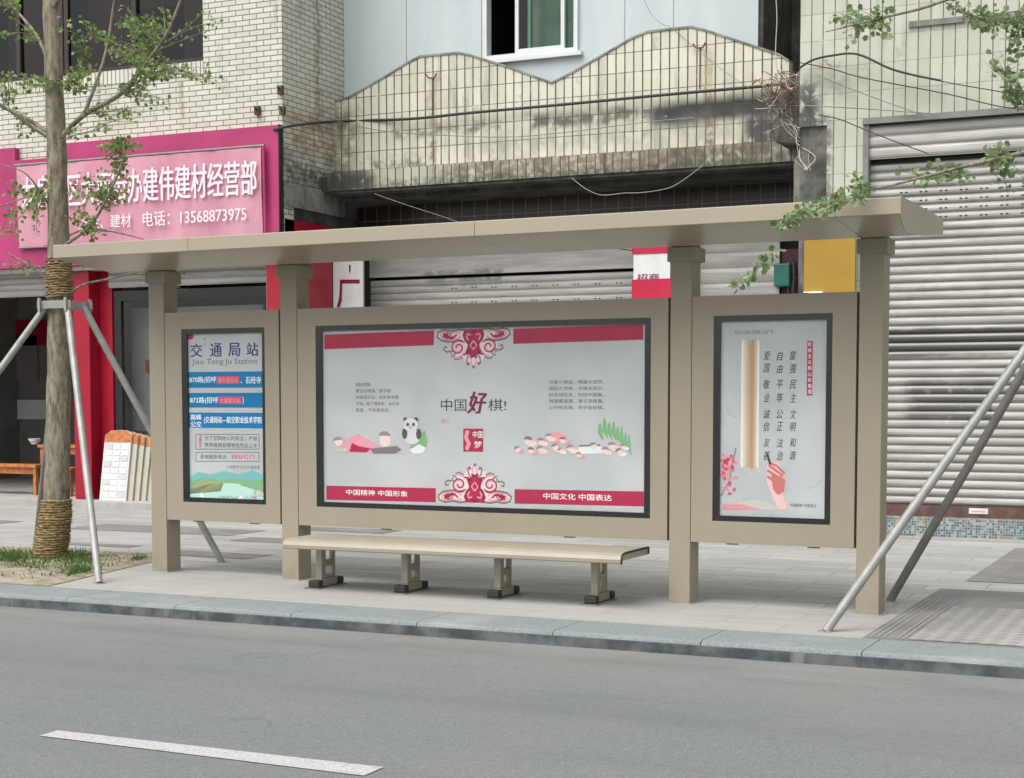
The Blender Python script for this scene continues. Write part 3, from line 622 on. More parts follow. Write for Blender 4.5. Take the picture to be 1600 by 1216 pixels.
def ornament(cx, cy, sg, slope):
    """symmetric cloud scroll: cx,cy = middle of the straight edge, sg=+1 hangs down, -1 stands up"""
    T = lambda p: (cx+p[0], cy+sg*p[1]+slope*p[0])
    vase = [(-13, 1), (-16, 10), (-13, 18), (-8, 24), (-9, 32), (-12, 37), (-4, 40), (-5, 46), (0, 43), (5, 46), (4, 40), (12, 37), (9, 32), (8, 24), (13, 18), (16, 10), (13, 1)]
    ppoly(k, [T(p) for p in vase], 2, 'ink_crimson')
    prib(k, [T(p) for p in vase], .012, 3, 'ink_deep')
    for sx in (-1, 1):
        S = lambda L: [T((sx*p[0], p[1])) for p in L]
        ppoly(k, S([(12, 2), (34, 2), (55, 5), (56, 12), (48, 17), (34, 18), (38, 26), (36, 36), (28, 44), (18, 44), (10, 56), (0, 58), (0, 30)]), 0.5, 'ink_blush')
        prib(k, S(spiral(33, 37, 5.5, 1, 1.2, 1.1)), .009, 3, 'ink_grey'); prib(k, S([(14, 22), (18, 19), (26, 18), (32, 21)]), .012, 2, 'ink_grey'); prib(k, S(spiral(41, 11, 7, 2, 2.6, 1.0)), .008, 3, 'ink_deep'); prib(k, S([(7, 34), (10, 40), (16, 40)]), .012, 3, 'ink_deep')
        prib(k, S([(15, 2), (24, 1), (34, 3), (46, 1), (55, 4), (57, 11), (50, 17), (40, 19), (28, 20)]), .016, 1, 'ink_grey')
        prib(k, S([(20, 6), (28, 4), (38, 6), (46, 4), (52, 8), (48, 14), (36, 17), (26, 16), (20, 12)]), .014, 1, 'ink_rose')
        prib(k, S([(26, 8), (31, 13), (36, 14), (41, 10), (48, 9)]), (.012, .034), 2, 'ink_crimson')
        prib(k, S(spiral(24, 29, 11, 1.5, -2.2, 1.45)), .018, 2, 'ink_rose'); prib(k, S(spiral(24, 29, 12.5, 3, -2.2, 1.4)), .009, 3, 'ink_deep')
        prib(k, S([(36, 34), (42, 35), (46, 32), (45, 27), (41, 28)]), .012, 2, 'ink_grey')
        prib(k, S([(10, 30), (13, 38), (20, 43), (28, 45), (31, 41), (27, 38)]), .014, 2, 'ink_rose'); prib(k, S([(17, 44), (24, 48), (30, 46)]), .009, 3, 'ink_grey')
        prib(k, S([(6, 40), (10, 46), (11, 54), (8, 57), (6, 53)]), .012, 2, 'ink_grey'); prib(k, S([(2, 44), (4, 52), (2, 58)]), .010, 2, 'ink_rose')
        prib(k, S([(4, 10), (9, 8), (11, 13), (8, 18)]), .013, 4, 'ink_rose')
        pell(k, *T((sx*8, 54)), 1.6, 1.6, 4, 'ink_grey', n=8)
    ppoly(k, [T((-6, 4)), T((0, 1)), T((6, 4)), T((0, 7))], 4, 'ink_deep')
    prib(k, [T(p) for p in ((0, 19), (5, 26), (0, 33), (-5, 26), (0, 19))], .013, 4, 'ink_rose')
    pell(k, *T((0, 60)), 2.4, 2.4, 3, 'ink_grey', n=8)
ornament(740, 513.5, 1, -.037); ornament(742, 786.5, -1, .02)
ptxt(k, '中国', 689, 729, 633, 19, 2, 'ink_text', .0); ptxt(k, '好', 730, 760, 629, 34, 3, 'ink_deep', .02, .25); ptxt(k, '好', 731, 761, 629.5, 34, 2, 'ink_text', .02, .25); ptxt(k, '棋!', 763, 791, 633, 19, 2, 'ink_text')
ptxt(k, '图文', 690, 703, 658, 6, 2, 'ink_rose')
# seal
prect(k, 724, 755, 670, 706, 2, 'ink_crimson'); 
ptxt(k, '中国', 739, 754, 679, 11, 3, 'ink_white', .01); ptxt(k, '梦', 741, 753, 695, 11, 3, 'ink_white', .01); prib(k, [(731, 673), (728, 684), (733, 693), (729, 703)], .035, 3, 'ink_rose')
T1 = ('可爱小棋童，棋盘大世界，', '摆起九宫格，方格走四方，', '红先绿后走，妙招中国赢，', '棋里藏道理，落子须慎重，', '心中有全局，步步皆好棋。')
for i, l in enumerate(T1): ptxt(k, l, 858, 944, 597+i*10.0, 6.2, 2, 'ink_grey', .004)
T2 = ('棋童对熊猫，', '黑白分得清，落子如', '你来我又往，对弈争中国', '不怕，输了再来学，从中见', '真意，下的是快乐。')
for i, l in enumerate(T2): ptxt(k, l, 556, 580+[0, 30, 42, 44, 30][i], 601+i*10, 6, 2, 'ink_grey', .004)
def child(px, py, s, lay, hair='ink_hair', body=None, d=1):
    s *= .86; t = rnd.uniform(-28, 28)
    pell(k, px+d*6*s, py+5*s, 9*s, 5*s, lay, rnd.choice(('ink_rose', 'ink_pale', 'ink_skin')))
    pell(k, px, py, 6.6*s, 7*s, lay+1, 'ink_skin'); pell(k, px-d*1*s, py-1.2*s, 7.4*s, 6.4*s, lay+2, hair, a0=20+t, a1=185+t)
def bear(px, py, s, lay):
    pell(k, px+2*s, py+17*s, 13*s, 12*s, lay, 'ink_panda'); pell(k, px-9*s, py+13*s, 4*s, 8*s, lay+1, 'ink_bear'); pell(k, px+12*s, py+14*s, 4*s, 8*s, lay+1, 'ink_bear')
    pell(k, px, py, 11*s, 10*s, lay+2, 'ink_panda')
    for sx in (-1, 1): pell(k, px+sx*8*s, py-8*s, 3.2*s, 3.2*s, lay+1, 'ink_bear'); pell(k, px+sx*4.2*s, py-.5*s, 2.3*s, 2.8*s, lay+3, 'ink_bear', n=10)
    pell(k, px, py+4*s, 1.6*s, 1.1*s, lay+3, 'ink_bear', n=8)
# reclining child, board, bear and leaf
pell(k, 585, 704, 66, 4.5, 1, 'ink_mist'); ppoly(k, [(545, 684), (560, 679), (580, 690), (600, 702), (590, 707), (541, 707)], 2, 'ink_rose'); ppoly(k, [(550, 692), (560, 697), (580, 701), (573, 707), (546, 706)], 3, 'ink_crimson')
child(529, 690, 1.15, 2); ppoly(k, [(578, 701), (620, 697), (628, 703), (618, 709), (584, 709)], 3, 'ink_grey')
bear(642, 664, 1.05, 3); ppoly(k, [(640, 700), (648, 690), (664, 672), (668, 690), (664, 704), (650, 708)], 2, 'ink_green'); ppoly(k, [(640, 703), (655, 694), (666, 700), (660, 709), (646, 709)], 3, 'ink_pale')
pell(k, 602, 688, 9, 11, 2, 'ink_skin'); pell(k, 601, 681, 9, 7, 3, 'ink_hair', a0=0, a1=180)
# group of children with plants at right
for i, (x_, y_, s_) in enumerate(((826, 689, 1.1), (809, 702, .8), (846, 690, .9), (830, 704, .8), (858, 683, .85), (868, 699, .9), (880, 688, .8), (845, 702, .9), (892, 701, .95), (876, 704, .7), (905, 711, .7))):
    child(x_, y_, s_, 2+(i % 3), 'ink_hair' if i % 3 else 'ink_grey', None)
pell(k, 868, 684, 18, 8, 1, 'ink_rose'); ppoly(k, [(905, 697), (938, 696), (946, 708), (902, 710)], 2, 'ink_pale'); prib(k, [(905, 697), (938, 696)], .012, 3, 'ink_grey')
for (x_, y_, s_) in ((928, 697, .9), (946, 704, .9), (957, 697, 1.0), (968, 706, .9), (974, 698, .7)): child(x_, y_, s_, 3)
for i, (x_, y_) in enumerate(((937, 676), (944, 672), (951, 674), (958, 676), (964, 680), (970, 684), (976, 690), (981, 698))):
    h = 22+6*(i % 2); ppoly(k, [(x_-3, y_+2), (x_-2+i*.4, y_-h*.5), (x_+1+i*.3, y_-h*.7), (x_+3, y_-h*.4), (x_+6, y_+14)], 1+(i % 2), 'ink_green')
plabel(k.build('poster', c, fixn=False), 'wide white poster with crimson bars, scrollwork and drawn children')

# --- calligraphy poster
c, k = case(4.815+PW+.003, 6.205-.018, 5.147, 6.018, 5.197, 5.975, 'right hand case with the calligraphy poster')
ptxt(k, '社会主义核心价值观 公益广告', 1148, 1208, 519, 6.5, 1, 'ink_grey')
for i in range(14):
    t = i/13; e = abs(t-.62)/.62 if t < .62 else (t-.62)/.38; nm = 'ink_bamboo_%d' % i
    ink(nm, *(int(a+(b-a)*min(1, e**1.3)) for a, b in zip((170, 138, 108), (226, 222, 214)))); prect(k, 1158+i*2, 1160+i*2, 531+rnd.uniform(-1, 1.5), 731+rnd.uniform(-2, 2), 1, nm)
prect(k, 1261, 1269.5, 533, 618, 1, 'ink_crimson')
for i, ch in enumerate('社会主义核心价值观'): ptxt(k, ch, 1262.3, 1268.2, 538+i*9.3, 6.6, 2, 'ink_white', .01)
for x_, s_ in ((1239, '富强民主文明和谐'), (1218.5, '自由平等公正法治'), (1198, '爱国敬业诚信友善')):
    for i, ch in enumerate(s_):
        yy = 556+(i//2)*45.5+(i % 2)*20+rnd.uniform(-1, 1)
        ptxt(k, ch, x_-5, x_+5, yy, 14, 1, 'ink_text', .012, .25)
prib(k, [(1198, 706), (1201, 716), (1204, 726)], (.006, .02), 4, 'ink_text')
ppoly(k, [(1199, 726), (1204, 722), (1217, 723), (1227, 742), (1226, 762), (1222, 772), (1231, 795), (1217, 797), (1207, 777), (1198, 752), (1197, 738)], 2, 'ink_hand_light')
ppoly(k, [(1205, 740), (1220, 744), (1227, 750), (1225, 768), (1216, 774), (1208, 765)], 3, 'ink_hand')
for q in (((1201, 727), (1212, 735), (1224, 744)), ((1199, 735), (1210, 742), (1222, 752)), ((1199, 744), (1209, 752), (1219, 762)), ((1203, 724), (1214, 728), (1226, 740))): prib(k, q, .017, 4, 'ink_hand')
ppoly(k, [(1130, 797), (1150, 785), (1175, 780), (1205, 787), (1222, 797)], 1, 'ink_mist'); ppoly(k, [(1128, 797), (1130, 788), (1160, 788), (1190, 796)], 2, 'ink_blossom')
for i in range(46):
    a = rnd.random()*6.28; r_ = rnd.random()**.6; x_, y_ = 1139+13*r_*math.cos(a), 737+36*r_*math.sin(a)
    if x_ < 1125.5: continue
    prib(k, spiral(x_, y_, 2.6, .6, rnd.random()*6, 1.0, 8), .010, 2+(i % 3), ('ink_blossom', 'ink_rose', 'ink_red')[i % 3])
pell(k, 1134, 729, 6, 7, 1, 'ink_red')
prib(k, [(1127, 775), (1140, 750), (1146, 720), (1150, 700)], .008, 1, 'ink_grey'); prib(k, [(1160, 742), (1168, 736), (1178, 742), (1185, 739)], .010, 1, 'ink_mist'); prib(k, [(1136, 640), (1141, 648), (1150, 652)], .012, 1, 'ink_mist'); prib(k, [(1262, 764), (1274, 760), (1284, 748)], .008, 1, 'ink_mist')
ptxt(k, '中国精神 中国表达', 1234, 1276, 790, 5.5, 1, 'ink_text')
plabel(k.build('poster', c, fixn=False), 'pale calligraphy poster with bamboo strip and hand holding a brush')

# ================================================================== BENCH
be = empty('bench', (-5.40, 10.70, 0), 'long cream metal bench on four slotted legs in front of the wide poster', 'bench')
k = MB(); x0, x1 = -1.415, 1.43
prof = [(.29, .352), (.29, .400), (.27, .407), (-.20, .407), (-.245, .402), (-.275, .387), (-.288, .362), (-.285, .337), (-.272, .330), (-.262, .338), (-.262, .352)]
k.prism_x(prof[::-1], x0, x1, 'seat_paint'); k.build('seat', be)
k = MB(); prof2 = [(.30, .355), (.30, .405), (.27, .412), (-.20, .412), (-.25, .406), (-.28, .390), (-.293, .362), (-.290, .332), (-.276, .326), (-.264, .334), (-.264, .388), (-.2, .397), (.28, .397), (.28, .355)]
k.prism_x(prof2[::-1], x1, x1+.006, 'rubber'); k.build('end_trim', be)
for xl in (-1.25, -.47, .33, 1.12):
    k = MB(); a, b = xl-.028, xl+.028
    k.box(a, b, -.02, .045, .07, .352, 'seat_paint'); k.box(xl-.016, xl+.016, .165, .21, .07, .352, 'seat_paint')
    k.box(xl-.015, xl+.015, .045, .165, .315, .35, 'seat_paint'); k.box(xl-.015, xl+.015, .045, .165, .165, .215, 'seat_paint'); k.box(xl-.015, xl+.015, .045, .165, .07, .10, 'seat_paint')
    k.box(a-.006, b+.006, -.03, .215, .012, .0695, 'seat_paint')
    lg = k.build('leg', be, bevel=.004)
    for y0_, y1_ in ((-.105, -.0305), (.2155, .29)):
        k = MB(); k.bbox(a-.022, b+.022, y0_, y1_, .008, .066, 'rubber', .012); k.box(a-.04, b+.04, y0_-.03, y1_, 0, .008, 'steel_dark'); k.build('foot', lg)

# ================================================================== TREES
def leaf(mb, p, d, size, m):
    """fan-shaped leaf on a short stalk growing from p along d"""
    d = d.normalized(); s = d.cross(Vector((rnd.uniform(-1, 1), rnd.uniform(-1, 1), rnd.uniform(-.3, 1)))).normalized(); n = d.cross(s)
    b = p+d*size*.3; w_ = size*.46; size = size*1.0
    vs__ = [b, b+d*size*.45-s*w_*.85+n*size*.06, b+d*size*.85-s*w_*.5, b+d*size*.78+n*size*-.08, b+d*size*.85+s*w_*.5, b+d*size*.45+s*w_*.85+n*size*.06]
    mb.add(vs__, [(0, 1, 2, 3), (0, 3, 4, 5)], m)
def twig(wood, lf, a, b, n_spur, size, m, sag=.06, r=.005):
    a = Vector(a); b = Vector(b); L = (b-a).length; pts = []
    ns = max(4, int(L/.12)); ph = [rnd.uniform(-1, 1) for _ in range(6)]
    for i in range(ns+1):
        t = i/ns; p = a.lerp(b, t); p += Vector((math.sin(3*t+ph[0])*ph[1], math.sin(3*t+ph[2])*ph[3], math.sin(4*t+ph[4])*ph[5]))*L*.045*math.sin(math.pi*t); p.z -= sag*L*4*t*(1-t)*-.5; pts.append(p)
    wood.tube(pts, [r*(1-.7*i/ns) for i in range(ns+1)], 'bark', 5, False)
    for s in range(n_spur):
        t = .12+.9*(s+rnd.random()*.6)/n_spur; t = min(t, 1); i = min(int(t*ns), ns-1); p = pts[i].lerp(pts[i+1], t*ns-i)
        for q in range(rnd.randint(1, 3)):
            d = Vector((rnd.gauss(0, 1), rnd.gauss(0, 1), rnd.gauss(-.15, .8)))
            if d.length < .1: continue
            leaf(lf, p+d.normalized()*.01, d, size*rnd.uniform(.65, 1.15), m)
def smooth_path(pts, k_=4):
    pts = [Vector(p) for p in pts]; out = []
    for i in range(len(pts)-1):
        p0, p1, p2, p3 = pts[max(i-1, 0)], pts[i], pts[i+1], pts[min(i+2, len(pts)-1)]
        for j in range(k_):
            t = j/k_; out.append(.5*((2*p1)+(p2-p0)*t+(2*p0-5*p1+4*p2-p3)*t*t+(3*p1-p0-3*p2+p3)*t**3))
    return out+[pts[-1]]
def lerp_r(r0, r1, n): return [r0+(r1-r0)*i/(n-1) for i in range(n)]

YT = 11.32
lt = empty('street_tree', (-9.85, YT, 0), 'slim street tree with fan leaves and straw rope wraps, left of the bus shelter', 'tree')
inv = Matrix.Translation(-Vector(lt.location))
def finish(mb, name, parent, **kw):
    """mesh given in world coordinates, stored relative to its thing"""
    o_ = parent
    while o_.parent: o_ = o_.parent
    off = o_.location
    mb.v = [(p[0]-off[0], p[1]-off[1], p[2]-off[2]) for p in mb.v]
    return mb.build(name, parent, off=tuple(off), **kw)
TR = [(75, 884, 50), (82, 840, 46), (88, 790, 41), (90, 700, 38), (92, 600, 37), (93, 500, 36.5), (92, 400, 34), (90, 300, 31.5), (88, 215, 30), (84, 120, 28), (80, 0, 26), (76, -150, 22), (76, -330, 17), (80, -520, 11)]
def trunk_pts():
    P_ = []; R_ = []
    for (px, py, wd) in TR:
        p = at(px, py, YT); P_.append(p); R_.append(wd/2/F_PX*(p-O).dot(Fv))
    return P_, R_
TP, TRR = trunk_pts(); TP[0].z = -.03
k = MB(); sp = smooth_path(TP, 5); rr = []
for i in range(len(TP)-1): rr += [TRR[i]+(TRR[i+1]-TRR[i])*j/5 for j in range(5)]
rr.append(TRR[-1]); rr = [r*(1+.03*math.sin(i*1.7)+rnd.uniform(-.02, .02)) for i, r in enumerate(rr)]
k.tube(sp, rr, 'bark', 18); finish(k, 'trunk', lt)
def trunk_at(z):
    for i in range(len(sp)-1):
        if sp[i].z <= z <= sp[i+1].z:
            t = (z-sp[i].z)/(sp[i+1].z-sp[i].z); return sp[i].lerp(sp[i+1], t), rr[i]+(rr[i+1]-rr[i])*t
    return sp[0], rr[0]
def wrap(z0, z1, pitch, rad, name, label):
    k = MB(); pts = []; n = int((z1-z0)/pitch*18)
    for i in range(n):
        z = z0+(z1-z0)*i/n; c_, r_ = trunk_at(z); a = 2*math.pi*i/18
        pts.append((c_.x+(r_+rad*.8+rnd.uniform(-.004, .006))*math.cos(a), c_.y+(r_+rad*.8+rnd.uniform(-.004, .006))*math.sin(a), z+rnd.uniform(-.006, .006)))
    k.tube(pts, [rad*rnd.uniform(.75, 1.2) for _ in pts], 'rope', 5)
    for _ in range(260):
        z = rnd.uniform(z0, z1); c_, r_ = trunk_at(z); a = rnd.random()*6.28; d = Vector((math.cos(a), math.sin(a), 0)); p = Vector((c_.x, c_.y, z))+d*(r_+rad)
        k.tube([p, p+d*rnd.uniform(.01, .03)+Vector((-d.y, d.x, 0))*rnd.uniform(-.06, .06)+Vector((0, 0, rnd.uniform(-.03, .03)))], [.0022, .001], 'rope', 3, False)
    plabel(finish(k, name, lt), label)
wrap(.0, .58, .023, .0125, 'rope_wrap', 'wide straw rope wrap at the foot'); wrap(2.42, 2.80, .023, .0115, 'rope_wrap', 'straw rope wrap under the roof edge')
BR = [([(98, 212), (131, 180), (191, 145), (233, 92), (261, 53), (286, -10)], [0, -.05, -.15, -.2, -.25, -.3], .026, .010),
      ([(131, 180), (152, 124), (166, 78), (178, 5), (184, -60)], [-.05, .1, .2, .25, .3], .018, .008),
      ([(78, 208), (28, 178), (-10, 160), (-60, 120)], [0, .1, .2, .3], .022, .011),
      ([(80, 218), (40, 192), (0, 163), (-40, 150)], [0, -.15, -.3, -.4], .017, .009),
      ([(100, 384), (141, 353), (170, 304), (191, 254), (194, 220)], [0, -.2, -.35, -.45, -.5], .016, .006),
      ([(100, 372), (135, 358), (175, 362), (225, 374)], [0, .15, .3, .4], .010, .004),
      ([(82, 330), (60, 296), (35, 268), (-10, 255)], [0, -.2, -.35, -.4], .010, .004),
      ([(80, 312), (45, 308), (0, 322), (-40, 330)], [0, .2, .35, .4], .010, .004),
      ([(84, 120), (60, 60), (20, 10), (-30, -50)], [0, .2, .35, .5], .020, .008),
      ([(80, 20), (120, -50), (180, -130), (230, -220)], [0, -.2, -.3, -.4], .020, .008),
      ([(78, -60), (40, -150), (0, -260), (-30, -330)], [0, .2, .3, .4], .018, .007),
      ([(104, 462), (130, 445), (165, 437), (205, 428), (232, 430)], [0, .04, .12, .2, .24], .011, .008),
      ([(80, 462), (74, 440), (60, 424), (42, 412), (10, 395)], [0, -.03, -.05, -.06, -.1], .016, .008)]
for pts, dy, r0, r1 in BR:
    w3 = smooth_path([at(px, py, YT+d) for (px, py), d in zip(pts, dy)], 4); k = MB(); k.tube(w3, lerp_r(r0, r1, len(w3)), 'bark', 8); finish(k, 'branch', lt)
#  leaf sprays: (start px, centre px, rx, ry, twigs, spurs per twig)
CL = [((131, 100), (135, 20), 45, 22, 5, 8), ((255, 60), (232, 28), 50, 32, 7, 9), ((240, 85), (205, 55), 45, 40, 10, 10), ((233, 92), (215, 92), 45, 32, 8, 10), ((191, 145), (262, 92), 55, 22, 9, 11),
      ((215, 115), (310, 110), 30, 14, 4, 7), ((90, 130), (40, 135), 42, 13, 8, 9), ((98, 140), (122, 103), 32, 16, 6, 9), ((120, 140), (150, 140), 40, 14, 4, 6), ((131, 180), (200, 170), 45, 14, 4, 6),
      ((191, 145), (285, 168), 45, 12, 4, 5), ((225, 100), (345, 128), 36, 14, 4, 5), ((100, 215), (200, 190), 30, 12, 4, 7), ((190, 225), (190, 232), 60, 9, 7, 8), ((170, 250), (225, 225), 40, 10, 3, 5),
      ((191, 254), (180, 265), 20, 16, 5, 8), ((170, 304), (145, 300), 34, 38, 10, 8), ((160, 320), (190, 295), 22, 32, 6, 7), ((60, 296), (45, 345), 32, 26, 8, 8), ((60, 300), (85, 285), 26, 14, 3, 6),
      ((141, 353), (122, 338), 18, 16, 5, 8), ((135, 358), (170, 365), 50, 7, 5, 6), ((20, 322), (12, 372), 22, 10, 4, 7), ((40, 300), (20, 285), 30, 30, 4, 5), ((28, 178), (40, 205), 45, 25, 3, 5),
      ((10, 170), (15, 120), 25, 25, 5, 8), ((60, 60), (20, 40), 30, 30, 4, 6), ((20, 10), (0, 0), 40, 25, 4, 6), ((60, 424), (20, 408), 26, 10, 3, 4), ((160, 60), (150, 60), 50, 20, 4, 7), ((245, 75), (340, 30), 20, 25, 3, 5),
      ((180, -130), (220, -140), 80, 60, 10, 8), ((40, -150), (0, -180), 80, 80, 10, 8), ((78, -350), (90, -420), 90, 90, 14, 8), ((-30, -50), (-60, -60), 60, 60, 6, 8)]
wood = MB(); lf = MB()
for (sx, sy), (cx, cy), rx, ry, nt_, ns_ in CL:
    for _ in range(nt_):
        a = rnd.random()*6.28; r_ = math.sqrt(rnd.random()); dy = rnd.uniform(-.55, .35)
        twig(wood, lf, at(sx+rnd.uniform(-8, 8), sy+rnd.uniform(-6, 6), YT-.1), at(cx+rx*r_*math.cos(a), cy+ry*r_*math.sin(a), YT+dy), ns_, .050, 'leaf')
for (x_, y_, d_) in ((315, 432, 9), (290, 455, 12), (280, 452, 9)):          # a spray under the roof
    twig(wood, lf, at(232, 430, YT+.24), at(x_, y_, YT+.3), d_//2, .045, 'leaf', .02, .003)
lf.add(wood.v, wood.f, 'bark', True); finish(lf, 'crown', lt, fixn=False)

def support(cx, cy, feet, zc, r_tr, label):
    s = empty('tree_support', (cx, cy, 0), label, 'tree support')
    k = MB()
    for sg in (-1, 1):
        k.box(-.19, .19, sg*(r_tr+.012)-.006, sg*(r_tr+.012)+.006, zc-.035, zc+.035, 'steel'); k.box(sg*(r_tr+.012)-.006, sg*(r_tr+.012)+.006, -r_tr-.005, r_tr+.005, zc-.05, zc+.03, 'steel')
        for b in (-.15, .15): k.box(b-.012, b+.012, sg*(r_tr+.03)-.012, sg*(r_tr+.03)+.012, zc-.06, zc+.06, 'steel')
    k.build('collar', s)
    for fx, fy, m in feet:
        dx, dy = fx-cx, fy-cy; l = math.hypot(dx, dy); top = Vector((dx/l*.17, dy/l*.17, zc-.02))
        k = MB(); ft = Vector((dx, dy, 0)); k.tube([top, ft+(top-ft)*.001], .031, m, 14); po = k.build('pole', s)
        k = MB(); k.tube([Vector((dx/l*.15, dy/l*.15, zc+.02)), top], .022, 'steel', 10); k.build('socket', po)
        k = MB(); k.tube([(dx, dy, 0), (dx, dy, .006)], .05, 'steel', 14); k.build('base_plate', po)
    return s
support(-9.73, 11.32, ((-8.427, 10.16, 'steel'), (-8.497, 11.97, 'steel'), (-11.2, 10.2, 'steel'), (-11.0, 12.3, 'steel_dark')), 2.36, .135, 'grey steel pole support with collar clamped round the roped tree, left of the shelter')

# second tree: its trunk stands just outside the frame on the right, its poles and drooping sprays are in view
XR, YR = -.85, 10.95
rt = empty('street_tree', (XR, YR, 0), 'street tree at the right edge whose pale leafy sprays droop past the roller shutter', 'tree')
k = MB(); pts = [Vector((XR+.04*math.sin(z*1.3), YR+.03*math.cos(z), z)) for z in [-.03]+[i*.35 for i in range(1, 18)]]; k.tube(pts, lerp_r(.14, .06, len(pts)), 'bark', 16); finish(k, 'trunk', rt)
RB = [([(1690, 210), (1600, 238), (1500, 262), (1400, 288), (1345, 300)], [0, -.3, -.55, -.8, -.95], .018, .004), ([(1690, 60), (1620, 40), (1540, 30), (1480, 10)], [0, -.15, -.3, -.35], .016, .005),
      ([(1690, -60), (1560, -30), (1450, 10), (1370, 30), (1290, 50)], [0, -.2, -.3, -.35, -.4], .018, .004), ([(1695, 150), (1640, 130), (1585, 150)], [0, -.2, -.3], .012, .004),
      ([(1345, 300), (1290, 320), (1222, 352)], [-.95, -1.0, -1.05], .004, .003), ([(1262, 318), (1236, 348), (1222, 369), (1207, 391), (1180, 425), (1150, 449)], [-1.0, -1.03, -1.05, -1.06, -1.07, -1.08], .004, .002)]
for pts, dy, r0, r1 in RB:
    w3 = smooth_path([at(px, py, YR+d) for (px, py), d in zip(pts, dy)], 4); k = MB(); k.tube(w3, lerp_r(r0, r1, len(w3)), 'bark', 7); finish(k, 'branch', rt)
TOPB = []
for i in range(9):
    a_ = i*2.4; z0_ = 3.2+i*.32; q0 = Vector((XR, YR, z0_)); q1 = q0+Vector((math.cos(a_)*.7, math.sin(a_)*.7, .45)); q2 = q0+Vector((math.cos(a_)*1.25, math.sin(a_)*1.25, 1.0))
    if q2.x < XR-.6 and z0_ < 4.6: continue
    w3 = smooth_path([q0, q1, q2], 4); k = MB(); k.tube(w3, lerp_r(.022, .005, len(w3)), 'bark', 7); finish(k, 'branch', rt); TOPB.append((q1, q2))
wood = MB(); lf = MB()
for q1, q2 in TOPB:
    for _ in range(16):
        b_ = q1.lerp(q2, rnd.random()); twig(wood, lf, b_, b_+Vector((rnd.gauss(0, .32), rnd.gauss(0, .32), rnd.gauss(.05, .25))), 6, .054, 'leaf_pale', .03, .003)
RC = [((1370, 30), (1375, 30), 42, 26, 8, 7), ((1340, 40), (1330, 20), 22, 12, 3, 5), ((1345, 40), (1305, 55), 26, 32, 3, 3), ((1540, 30), (1560, 30), 50, 28, 9, 7), ((1500, 15), (1505, 12), 22, 12, 3, 4), ((1590, 20), (1590, 60), 24, 50, 8, 7),
      ((1585, 150), (1570, 100), 40, 22, 7, 6), ((1590, 150), (1590, 155), 18, 18, 4, 6), ((1540, 250), (1555, 240), 46, 14, 6, 6), ((1480, 268), (1470, 272), 62, 14, 7, 7), ((1560, 250), (1580, 285), 26, 22, 5, 5), ((1440, 278), (1420, 270), 22, 8, 2, 4),
      ((1345, 300), (1340, 295), 20, 20, 6, 6), ((1310, 312), (1295, 318), 26, 12, 5, 5), ((1270, 325), (1262, 330), 26, 12, 5, 5), ((1240, 345), (1232, 350), 18, 10, 4, 4),
      ((1690, -40), (1600, -80), 120, 50, 10, 7), ((1700, 100), (1720, 60), 60, 80, 10, 7), ((1700, -100), (1720, -200), 120, 80, 12, 7)]
for (sx, sy), (cx, cy), rx, ry, nt_, ns_ in RC:
    dz_ = -1.1 if (cy > 280 and cx < 1400) else -.3
    for _ in range(nt_):
        a = rnd.random()*6.28; r_ = math.sqrt(rnd.random())
        twig(wood, lf, at(sx+rnd.uniform(-5, 5), sy+rnd.uniform(-4, 4), YR+dz_), at(cx+rx*r_*math.cos(a), cy+ry*r_*math.sin(a), YR+dz_+rnd.uniform(-.3, .25)), ns_, .054, 'leaf_pale', .05, .003)
def along(pts, n, size, m):
    for i in range(n):
        t = i/(n-1)*(len(pts)-1); j = min(int(t), len(pts)-2); p = Vector(pts[j]).lerp(Vector(pts[j+1]), t-j)
        for _ in range(3): leaf(lf, p, Vector((rnd.gauss(0, 1), rnd.gauss(0, 1), rnd.gauss(0, .8))), size*rnd.uniform(.7, 1.1), m)
along([at(1213, 392, YR-1.06), at(1182, 425, YR-1.07), at(1150, 450, YR-1.08)], 17, .058, 'leaf_pale')
along([at(1352, 296, YR-.95), at(1290, 320, YR-1.0), at(1216, 356, YR-1.05)], 22, .060, 'leaf_pale')
lf.add(wood.v, wood.f, 'bark', True); finish(lf, 'crown', rt, fixn=False)
support(XR, YR, ((-2.398, 10.018, 'steel'), (-2.33, 11.73, 'steel_dark'), (.6, 10.0, 'steel'), (.6, 11.8, 'steel_dark')), 2.30, .11, 'grey steel support poles leaning in from the right edge of the pavement')

# ================================================================== LEFT BUILDING: cream brick with the open shop below
YB = 17.4
lb = empty('brick_building', (-14.5, YB, 0), 'cream brick building with dark upper windows and an open shop front on the left', 'building')
XC = -11.33; ZW = 5.98
k = MB()
wx0, wx1 = -16.6, -12.56
k.box(-24, XC, YB, YB+.25, 3.3, ZW-.18, 'brick'); k.box(-24, XC, YB, YB+.25, ZW, 5.981, 'brick') if False else None
k.box(wx1, XC, YB, YB+.25, ZW-.18, 9.5, 'brick'); k.box(-24, wx0, YB, YB+.25, ZW-.18, 9.5, 'brick'); k.box(wx0, wx1, YB, YB+.25, 8.3, 9.5, 'brick')
k.box(XC-.25, XC, YB+.25, 19.25, 4.30, 9.5, 'brick')
finish(k, 'wall', lb).data
for o_ in lb.children:                                           # brick courses laid out in world metres
    pass
k = MB(); k.box(wx0, wx1, YB-.012, YB+.25, ZW-.18, ZW, 'soldier'); finish(k, 'sill', lb)
